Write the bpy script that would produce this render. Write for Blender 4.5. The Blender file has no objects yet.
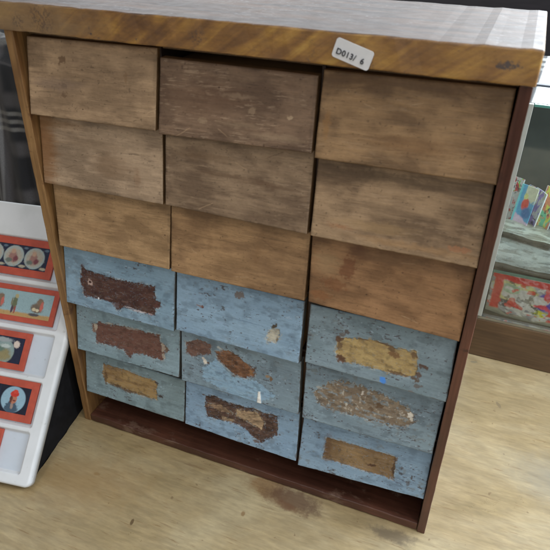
import bpy, bmesh, math, random
import numpy as np
from mathutils import Vector, Matrix

random.seed(7)
scene = bpy.context.scene
COL = scene.collection

# ------------------------------------------------------------------ noise
def _hash(ix, iy, seed):
    n = (ix.astype(np.int64) * 374761393 + iy.astype(np.int64) * 668265263 + seed * 1442695041) & 0xFFFFFFFF
    n = ((n ^ (n >> 13)) * 1274126177) & 0xFFFFFFFF
    n = (n ^ (n >> 16)) & 0xFFFF
    return n / 65535.0

def vnoise(x, y, seed=0):
    ix = np.floor(x); iy = np.floor(y)
    fx = x - ix; fy = y - iy
    fx = fx * fx * (3 - 2 * fx); fy = fy * fy * (3 - 2 * fy)
    a = _hash(ix, iy, seed); b = _hash(ix + 1, iy, seed)
    c = _hash(ix, iy + 1, seed); d = _hash(ix + 1, iy + 1, seed)
    return (a * (1 - fx) + b * fx) * (1 - fy) + (c * (1 - fx) + d * fx) * fy

def fbm(x, y, seed=0, octv=4, gain=.5):
    s = 0; a = 1; t = 0
    for o in range(octv):
        s = s + a * vnoise(x * 2 ** o + 17.3 * o, y * 2 ** o - 9.1 * o, seed + o * 31)
        t += a; a *= gain
    return s / t

def sstep(a, b, x):
    t = np.clip((x - a) / (b - a), 0, 1)
    return t * t * (3 - 2 * t)

def lin(c):
    c = np.asarray(c, float) / 255.0
    return np.where(c <= .04045, c / 12.92, ((c + .055) / 1.055) ** 2.4)

def L4(c):
    return tuple(float(v) for v in lin(c)) + (1.0,)

def poly_sd(X, Y, poly):
    """signed distance to a polygon, negative inside"""
    d = np.full(X.shape, 1e9); inside = np.zeros(X.shape, bool)
    n = len(poly)
    for i in range(n):
        x0, y0 = poly[i]; x1, y1 = poly[(i + 1) % n]
        ex, ey = x1 - x0, y1 - y0
        t = np.clip(((X - x0) * ex + (Y - y0) * ey) / (ex * ex + ey * ey + 1e-12), 0, 1)
        d = np.minimum(d, (X - x0 - t * ex) ** 2 + (Y - y0 - t * ey) ** 2)
        if y0 != y1:
            c = ((y0 > Y) != (y1 > Y)) & (X < (x1 - x0) * (Y - y0) / (y1 - y0) + x0)
            inside ^= c
    d = np.sqrt(d)
    return np.where(inside, -d, d)

# ------------------------------------------------------------------ object helpers
def tag(o, label=None, cat=None, group=None, kind=None):
    if label: o['label'] = label
    if cat: o['category'] = cat
    if group: o['group'] = group
    if kind: o['kind'] = kind
    return o

def empty(name, loc=(0, 0, 0), label=None, cat=None, group=None):
    o = bpy.data.objects.new(name, None); COL.objects.link(o)
    o.location = loc; o.empty_display_size = .02
    return tag(o, label, cat, group)

def link(name, me, mat, parent=None, loc=None):
    o = bpy.data.objects.new(name, me); COL.objects.link(o)
    for m in (mat if isinstance(mat, (list, tuple)) else [mat]):
        me.materials.append(m)
    if parent is not None:
        o.parent = parent
    if loc is not None: o.location = loc
    return o

def from_bm(name, bm, mat, parent=None, smooth=False):
    me = bpy.data.meshes.new(name); bm.to_mesh(me); bm.free()
    for p in me.polygons: p.use_smooth = smooth
    return link(name, me, mat, parent)

def add_box(bm, x0, x1, y0, y1, z0, z1, bev=0.0, seg=2, M=None):
    t = bmesh.new()
    bmesh.ops.create_cube(t, size=1)
    for v in t.verts:
        v.co = Vector(((x0 + x1) / 2 + v.co.x * (x1 - x0), (y0 + y1) / 2 + v.co.y * (y1 - y0), (z0 + z1) / 2 + v.co.z * (z1 - z0)))
    if bev:
        bmesh.ops.bevel(t, geom=t.edges[:], offset=bev, segments=seg, profile=.6, affect='EDGES')
    if M is not None: bmesh.ops.transform(t, matrix=M, verts=t.verts[:])
    me = bpy.data.meshes.new('tmp'); t.to_mesh(me); t.free()
    bm.from_mesh(me); bpy.data.meshes.remove(me)

def box(name, x0, x1, y0, y1, z0, z1, mat, parent=None, bev=.0008, M=None):
    bm = bmesh.new(); add_box(bm, x0, x1, y0, y1, z0, z1, bev, M=M)
    return from_bm(name, bm, mat, parent)

def mesh_np(name, V, F, mat, parent=None, col=None, smooth=True, uv=None):
    me = bpy.data.meshes.new(name)
    V = np.asarray(V, np.float32); F = np.asarray(F, np.int32)
    me.vertices.add(len(V)); me.vertices.foreach_set('co', V.ravel())
    me.loops.add(F.size); me.loops.foreach_set('vertex_index', F.ravel())
    me.polygons.add(len(F))
    me.polygons.foreach_set('loop_start', np.arange(0, F.size, 4, dtype=np.int32))
    me.polygons.foreach_set('loop_total', np.full(len(F), 4, np.int32))
    me.polygons.foreach_set('use_smooth', np.full(len(F), smooth, bool))
    me.update(calc_edges=True)
    if col is not None:
        a = me.color_attributes.new('paint', 'FLOAT_COLOR', 'POINT')
        c4 = np.ones((len(V), 4), np.float32); c4[:, :3] = col
        a.data.foreach_set('color', c4.ravel())
    if uv is not None:
        l = me.uv_layers.new(name='UVMap')
        l.data.foreach_set('uv', np.asarray(uv, np.float32)[F.ravel()].ravel())
    me.validate()
    return link(name, me, mat, parent)

def grid_faces(nu, nv, off=0, flip=False):
    i, j = np.meshgrid(np.arange(nu - 1), np.arange(nv - 1), indexing='ij')
    a = (i * nv + j).ravel() + off; b = ((i + 1) * nv + j).ravel() + off
    c = ((i + 1) * nv + j + 1).ravel() + off; d = (i * nv + j + 1).ravel() + off
    return np.stack([a, d, c, b] if flip else [a, b, c, d], 1)

# ------------------------------------------------------------------ materials
def new_mat(name):
    m = bpy.data.materials.new(name); m.use_nodes = True
    nt = m.node_tree; nt.nodes.clear()
    out = nt.nodes.new('ShaderNodeOutputMaterial')
    b = nt.nodes.new('ShaderNodeBsdfPrincipled')
    nt.links.new(b.outputs[0], out.inputs[0])
    return m, nt, b

class N:
    """tiny node builder"""
    def __init__(s, nt): s.nt = nt
    def _in(s, sock, v):
        if v is None: return
        if isinstance(v, bpy.types.NodeSocket): s.nt.links.new(v, sock)
        else: sock.default_value = v
    def coord(s, which='Object'):
        return s.nt.nodes.new('ShaderNodeTexCoord').outputs[which]
    def mapping(s, vec, scale=(1, 1, 1), rot=(0, 0, 0), loc=(0, 0, 0)):
        n = s.nt.nodes.new('ShaderNodeMapping'); s._in(n.inputs['Vector'], vec)
        n.inputs['Scale'].default_value = scale; n.inputs['Rotation'].default_value = rot; n.inputs['Location'].default_value = loc
        return n.outputs[0]
    def noise(s, vec, scale=5, detail=4, rough=.55, dist=0):
        n = s.nt.nodes.new('ShaderNodeTexNoise'); s._in(n.inputs['Vector'], vec)
        n.inputs['Scale'].default_value = scale; n.inputs['Detail'].default_value = detail
        n.inputs['Roughness'].default_value = rough; n.inputs['Distortion'].default_value = dist
        return n.outputs['Fac']
    def math(s, op, a, b=None, clamp=False):
        n = s.nt.nodes.new('ShaderNodeMath'); n.operation = op; n.use_clamp = clamp
        s._in(n.inputs[0], a); s._in(n.inputs[1], b); return n.outputs[0]
    def vmath(s, op, a, b=None, out=0):
        n = s.nt.nodes.new('ShaderNodeVectorMath'); n.operation = op
        s._in(n.inputs[0], a); s._in(n.inputs[1], b); return n.outputs[out]
    def ramp(s, fac, stops, mode='LINEAR'):
        n = s.nt.nodes.new('ShaderNodeValToRGB'); s._in(n.inputs[0], fac)
        cr = n.color_ramp; cr.interpolation = mode
        while len(cr.elements) < len(stops): cr.elements.new(.5)
        for e, (p, c) in zip(cr.elements, stops): e.position = p; e.color = c
        return n.outputs[0]
    def mrange(s, v, a, b, c=0., d=1.):
        n = s.nt.nodes.new('ShaderNodeMapRange'); n.interpolation_type = 'SMOOTHSTEP'; s._in(n.inputs[0], v)
        n.inputs[1].default_value = a; n.inputs[2].default_value = b; n.inputs[3].default_value = c; n.inputs[4].default_value = d
        return n.outputs[0]
    def mix(s, fac, a, b, blend='MIX'):
        n = s.nt.nodes.new('ShaderNodeMix'); n.data_type = 'RGBA'; n.blend_type = blend
        s._in(n.inputs[0], fac); s._in(n.inputs[6], a); s._in(n.inputs[7], b); return n.outputs[2]
    def attr(s, name):
        n = s.nt.nodes.new('ShaderNodeAttribute'); n.attribute_name = name; return n.outputs['Color']
    def bump(s, h, strength=.3, dist=.001):
        n = s.nt.nodes.new('ShaderNodeBump'); n.inputs['Strength'].default_value = strength; n.inputs['Distance'].default_value = dist
        s._in(n.inputs['Height'], h); return n.outputs[0]

def g(v): return (v, v, v, 1)

def plain(name, col, rough=.5, metal=0, var=.12, nscale=60, bump=.1, spec=.5):
    m, nt, b = new_mat(name); n = N(nt); c = n.coord()
    f = n.noise(c, nscale, 5, .6); f2 = n.noise(c, nscale * .13, 3)
    k = n.math('MULTIPLY', n.mrange(f, .3, .7, 1 - var, 1 + var), n.mrange(f2, .3, .7, 1 - var, 1 + var * .6))
    n._in(b.inputs['Base Color'], n.mix(1, L4(col), k, 'MULTIPLY'))
    n._in(b.inputs['Roughness'], n.mrange(f2, .3, .7, rough - .06, rough + .08))
    b.inputs['Metallic'].default_value = metal; b.inputs['Specular IOR Level'].default_value = spec
    n._in(b.inputs['Normal'], n.bump(f, bump, .0006)); return m

def wood(name, dark, light, axis='X', scale=1., rough=.5, coat=0, contrast=1., spec=.5, wear=None, figure=0):
    """streaky grain running along one object axis"""
    m, nt, b = new_mat(name); n = N(nt); c = n.coord()
    lo, hi = 4 * scale, 75 * scale
    sc = {'X': (lo, hi, hi), 'Z': (hi, hi, lo), 'Y': (hi, lo, hi)}[axis]
    mp = n.mapping(c, sc)
    a = n.noise(mp, 1, 6, .62, .6)
    fine = n.noise(n.mapping(c, tuple(v * 6 for v in sc)), 1, 3, .6)
    big = n.noise(c, 16, 3, .55, .4)
    f = n.math('ADD', n.math('MULTIPLY', a, .6), n.math('MULTIPLY', big, .4))
    if figure:
        fg = n.noise(n.mapping(c, (60, 200, 22), (0, math.radians(-52), 0)), 1, 3, .5, 1.2)
        f = n.math('ADD', n.math('MULTIPLY', f, 1 - figure), n.math('MULTIPLY', fg, figure))
    w = .22 / contrast
    col = n.ramp(n.mrange(f, .5 - w, .5 + w), [(0, L4(dark)), (.55, tuple((x + y) / 2 for x, y in zip(L4(dark), L4(light)))), (1, L4(light))])
    col = n.mix(1, col, n.mrange(fine, .3, .7, .82, 1.12), 'MULTIPLY')
    if wear:
        wn = n.noise(n.mapping(c, (.5, 1, 1)), 55, 6, .7, .3)
        col = n.mix(n.mrange(wn, .56, .68, 0, .8), col, L4(wear))
    n._in(b.inputs['Base Color'], col)
    n._in(b.inputs['Roughness'], n.mrange(a, .3, .7, rough - .08, rough + .12))
    b.inputs['Specular IOR Level'].default_value = spec
    if coat:
        b.inputs['Coat Weight'].default_value = coat; b.inputs['Coat Roughness'].default_value = .25
    n._in(b.inputs['Normal'], n.bump(n.math('ADD', a, fine), .25, .0006)); return m

def painted(name, rough=.6, grain=(30, 400, 400), amt=.14, spec=.35, bump=.2):
    """colour comes from the mesh's own paint layer, broken up by fine grain"""
    m, nt, b = new_mat(name); n = N(nt); c = n.coord()
    f = n.noise(n.mapping(c, grain), 1, 5, .65)
    f2 = n.noise(c, 420, 3, .6)
    k = n.math('MULTIPLY', n.mrange(f, .28, .72, 1 - amt, 1 + amt), n.mrange(f2, .3, .7, 1 - amt * .5, 1 + amt * .5))
    pore = n.noise(n.mapping(c, (grain[0] * 2.4, grain[1] * 5, grain[2] * 5)), 1, 4, .75)
    k = n.math('MULTIPLY', k, n.mrange(pore, .54, .72, 1.03, 1 - amt * 2.6))
    n._in(b.inputs['Base Color'], n.mix(1, n.attr('paint'), k, 'MULTIPLY'))
    n._in(b.inputs['Roughness'], n.mrange(f, .3, .7, rough - .08, rough + .1))
    b.inputs['Specular IOR Level'].default_value = spec
    n._in(b.inputs['Normal'], n.bump(n.math('ADD', f, f2), bump, .0005)); return m

def glass_mat(name, tint=(250, 253, 252), ior=1.45):
    m = bpy.data.materials.new(name); m.use_nodes = True; nt = m.node_tree; nt.nodes.clear()
    out = nt.nodes.new('ShaderNodeOutputMaterial'); mx = nt.nodes.new('ShaderNodeMixShader')
    tr = nt.nodes.new('ShaderNodeBsdfTransparent'); tr.inputs[0].default_value = L4(tint)
    gl = nt.nodes.new('ShaderNodeBsdfGlossy'); gl.inputs['Roughness'].default_value = .04
    fr = nt.nodes.new('ShaderNodeFresnel'); fr.inputs[0].default_value = ior
    n = N(nt); sm = n.noise(n.coord(), 9, 4, .6)
    nt.links.new(n.math('ADD', fr.outputs[0], n.mrange(sm, .45, .75, 0, .06)), mx.inputs[0])
    nt.links.new(tr.outputs[0], mx.inputs[1]); nt.links.new(gl.outputs[0], mx.inputs[2]); nt.links.new(mx.outputs[0], out.inputs[0])
    return m

M_draw = painted('drawer_wood_paint', .58, (26, 300, 300), .08)
M_slide_pic = painted('slide_picture', .16, (200, 200, 200), .03, .5, .02)
M_cover = painted('printed_cover', .3, (120, 120, 120), .08, .5, .05)
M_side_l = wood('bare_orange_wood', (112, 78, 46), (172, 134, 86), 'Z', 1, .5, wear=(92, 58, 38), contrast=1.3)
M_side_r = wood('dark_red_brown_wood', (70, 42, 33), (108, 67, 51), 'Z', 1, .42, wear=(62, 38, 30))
M_base = wood('dark_base_wood', (56, 33, 26), (98, 60, 45), 'X', 1, .42, wear=(112, 88, 74))
M_inner = wood('dark_inner_wood', (40, 26, 18), (62, 42, 30), 'X', 1, .7)
M_body = wood('drawer_box_wood', (96, 74, 50), (140, 112, 78), 'Y', 1, .65)

# ------------------------------------------------------------------ table and floor
def table_material():
    m, nt, b = new_mat('table_top_wood'); n = N(nt); c = n.coord()
    st = n.mapping(c, (7, 17, 10), (0, 0, math.radians(4)))
    a = n.noise(st, 1, 6, .62, 1.1)
    fine = n.noise(n.mapping(c, (55, 340, 50), (0, 0, math.radians(4))), 1, 4, .6)
    big = n.noise(c, 7, 3, .5)
    col = n.ramp(n.mrange(n.math('ADD', n.math('MULTIPLY', a, .6), n.math('MULTIPLY', big, .4)), .3, .7),
                 [(0, L4((146, 126, 88))), (.5, L4((161, 141, 104))), (1, L4((173, 156, 121)))])
    col = n.mix(1, col, n.mrange(fine, .3, .7, .88, 1.08), 'MULTIPLY')
    gr = n.noise(n.mapping(c, (22, 120, 30), (0, 0, math.radians(4))), 1, 5, .7, .6)
    col = n.mix(1, col, n.mrange(gr, .35, .65, .88, 1.06), 'MULTIPLY')
    dsh = n.noise(n.mapping(c, (40, 420, 60), (0, 0, math.radians(11)), (1.3, .4, 0)), 1, 3, .6)
    dsm = n.noise(c, 17, 3, .6)
    col = n.mix(n.math('MULTIPLY', n.mrange(dsh, .58, .68), n.mrange(dsm, .44, .56, 0, .6)), col, L4((126, 98, 62)))
    mot = n.noise(c, 26, 5, .65, .8)
    col = n.mix(1, col, n.mrange(mot, .3, .7, .93, 1.05), 'MULTIPLY')
    # dark open-grain scratches
    scr = n.noise(n.mapping(c, (14, 150, 20), (0, 0, math.radians(9)), (3.1, 1.7, 0)), 1, 5, .7, .8)
    scr2 = n.noise(c, 11, 3, .5)
    sm = n.math('MULTIPLY', n.mrange(scr, .60, .70), n.mrange(scr2, .44, .58))
    col = n.mix(n.math('MULTIPLY', sm, .55), col, L4((112, 84, 56)))
    spk = n.noise(c, 130, 2, .5)
    col = n.mix(n.mrange(spk, .70, .76, 0, .55), col, L4((104, 78, 50)))
    rag = n.noise(c, 85, 5, .7); rag2 = n.noise(n.mapping(c, (1, 3, 1)), 190, 3, .6)
    def stain(col, cx, cy, rx, ry, rot, colour, amt, hard=.25, ragamp=.9, r=None):
        v = n.mapping(c, (1, 1, 1), (0, 0, 0), (-cx, -cy, 0))
        v = n.mapping(v, (1, 1, 0), (0, 0, -rot)); v = n.vmath('DIVIDE', v, (rx, ry, 1))
        d = n.vmath('LENGTH', v, None, 1)
        d = n.math('ADD', d, n.math('MULTIPLY', n.math('SUBTRACT', r or rag, .5), ragamp * 2))
        return n.mix(n.mrange(d, 1 - hard, 1 + hard, amt, 0), col, L4(colour))
    col = stain(col, .238, -.007, .022, .012, 0, (130, 92, 50), .6, .5, 1.0)
    col = stain(col, .266, -.012, .029, .0125, -.08, (90, 62, 48), .75, .45, 1.0)
    col = stain(col, .262, -.022, .02, .004, -.1, (110, 74, 48), .5, .5, .9)
    col = stain(col, .372, -.0135, .021, .0075, .05, (88, 76, 62), .7, .5, 1.2, rag)
    col = stain(col, .1287, -.0977, .0016, .0036, .2, (84, 62, 36), .85, .3, .5)
    col = stain(col, .2265, -.047, .0022, .003, .2, (122, 88, 48), .7, .3, .8)
    col = stain(col, .062, -.062, .004, .002, .2, (120, 88, 46), .6, .4, .9)
    col = stain(col, .05, -.075, .06, .03, .2, (146, 112, 66), .45, .8, .9)
    col = stain(col, .535, .12, .05, .03, 0, (132, 128, 116), .55, .8, .8)
    col = stain(col, .455, .215, .002, .006, .5, (120, 104, 80), .7, .3, .8)
    col = stain(col, .418, .287, .004, .0022, .3, (120, 112, 92), .7, .4, .9)
    n._in(b.inputs['Base Color'], col)
    n._in(b.inputs['Roughness'], n.mrange(n.math('ADD', a, n.math('MULTIPLY', rag, .5)), .45, 1.05, .26, .44))
    b.inputs['Specular IOR Level'].default_value = .6; b.inputs['Coat Weight'].default_value = .6; b.inputs['Coat Roughness'].default_value = .5
    n._in(b.inputs['Normal'], n.bump(n.math('ADD', fine, n.math('MULTIPLY', a, .8)), .12, .0008))
    return m

tb = empty('table', (.1, .1, -.75), 'worn pale wooden table top carrying the drawer cabinet', 'table')
def tbox(name, x0, x1, y0, y1, z0, z1, mat, bev):
    o = box(name, x0, x1, y0, y1, z0, z1, mat, tb, bev); o.matrix_parent_inverse = Matrix.Translation((-.1, -.1, .75)); return o
M_table = table_material()
tbox('table_top', -1.1, 1.5, -.6, .72, -.03, 0, M_table, .003)
M_leg = wood('table_leg_wood', (90, 66, 40), (130, 98, 62), 'Z', .5, .5)
for lx in (-1.05, 1.39):
    for ly in (-.55, .61): tbox('leg', lx, lx + .06, ly, ly + .06, -.75, -.0302, M_leg, .003)
bm = bmesh.new()
bmesh.ops.create_grid(bm, x_segments=8, y_segments=8, size=14)
fl = from_bm('floor', bm, plain('floor_carpet', (58, 50, 56), .8, 0, .3, 3, .2), None); fl.location = (0, 6, -.75)
tag(fl, kind='structure')

# ------------------------------------------------------------------ drawer cabinet
H = .4345; W = .40
QUADS = {
  (0, 0): [(0.01306, 0.42721), (0.13536, 0.42918), (0.13315, 0.36832), (0.01036, 0.36593)],
  (1, 0): [(0.01068, 0.36108), (0.13365, 0.36264), (0.13397, 0.30436), (0.01001, 0.30254)],
  (2, 0): [(0.0112, 0.29518), (0.13541, 0.29691), (0.13467, 0.23976), (0.01351, 0.23745)],
  (3, 0): [(0.00967, 0.23014), (0.135, 0.23041), (0.13351, 0.16893), (0.00824, 0.17011)],
  (4, 0): [(0.01068, 0.15738), (0.13495, 0.15979), (0.13475, 0.11038), (0.01016, 0.1087)],
  (5, 0): [(0.01137, 0.09527), (0.13556, 0.09355), (0.13578, 0.0471), (0.01097, 0.04778)],
  (0, 1): [(0.13784, 0.42547), (0.26279, 0.42551), (0.26329, 0.37028), (0.13578, 0.36644)],
  (1, 1): [(0.13639, 0.3622), (0.26258, 0.3652), (0.26313, 0.30385), (0.13643, 0.30483)],
  (2, 1): [(0.13622, 0.29594), (0.26313, 0.29594), (0.26388, 0.24004), (0.13622, 0.23853)],
  (3, 1): [(0.13655, 0.22946), (0.26151, 0.22788), (0.26194, 0.1713), (0.1364, 0.17192)],
  (4, 1): [(0.13619, 0.16309), (0.26163, 0.16051), (0.26403, 0.10848), (0.13799, 0.10881)],
  (5, 1): [(0.13681, 0.09347), (0.26285, 0.09695), (0.2641, 0.04294), (0.13699, 0.04559)],
  (0, 2): [(0.26647, 0.42707), (0.39124, 0.42851), (0.39266, 0.36825), (0.26576, 0.36731)],
  (1, 2): [(0.26624, 0.3611), (0.39155, 0.3628), (0.39254, 0.30381), (0.26603, 0.30313)],
  (2, 2): [(0.26506, 0.29574), (0.39208, 0.29594), (0.39188, 0.23633), (0.2675, 0.24076)],
  (3, 2): [(0.26661, 0.22641), (0.39071, 0.22786), (0.39258, 0.17267), (0.26765, 0.17553)],
  (4, 2): [(0.26618, 0.16171), (0.39141, 0.1619), (0.3909, 0.1091), (0.26769, 0.10593)],
  (5, 2): [(0.26666, 0.093), (0.39143, 0.09655), (0.39243, 0.04747), (0.26634, 0.03901)],
}
YT = .009
def mean_col(c): return np.array(lin(c))

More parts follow.
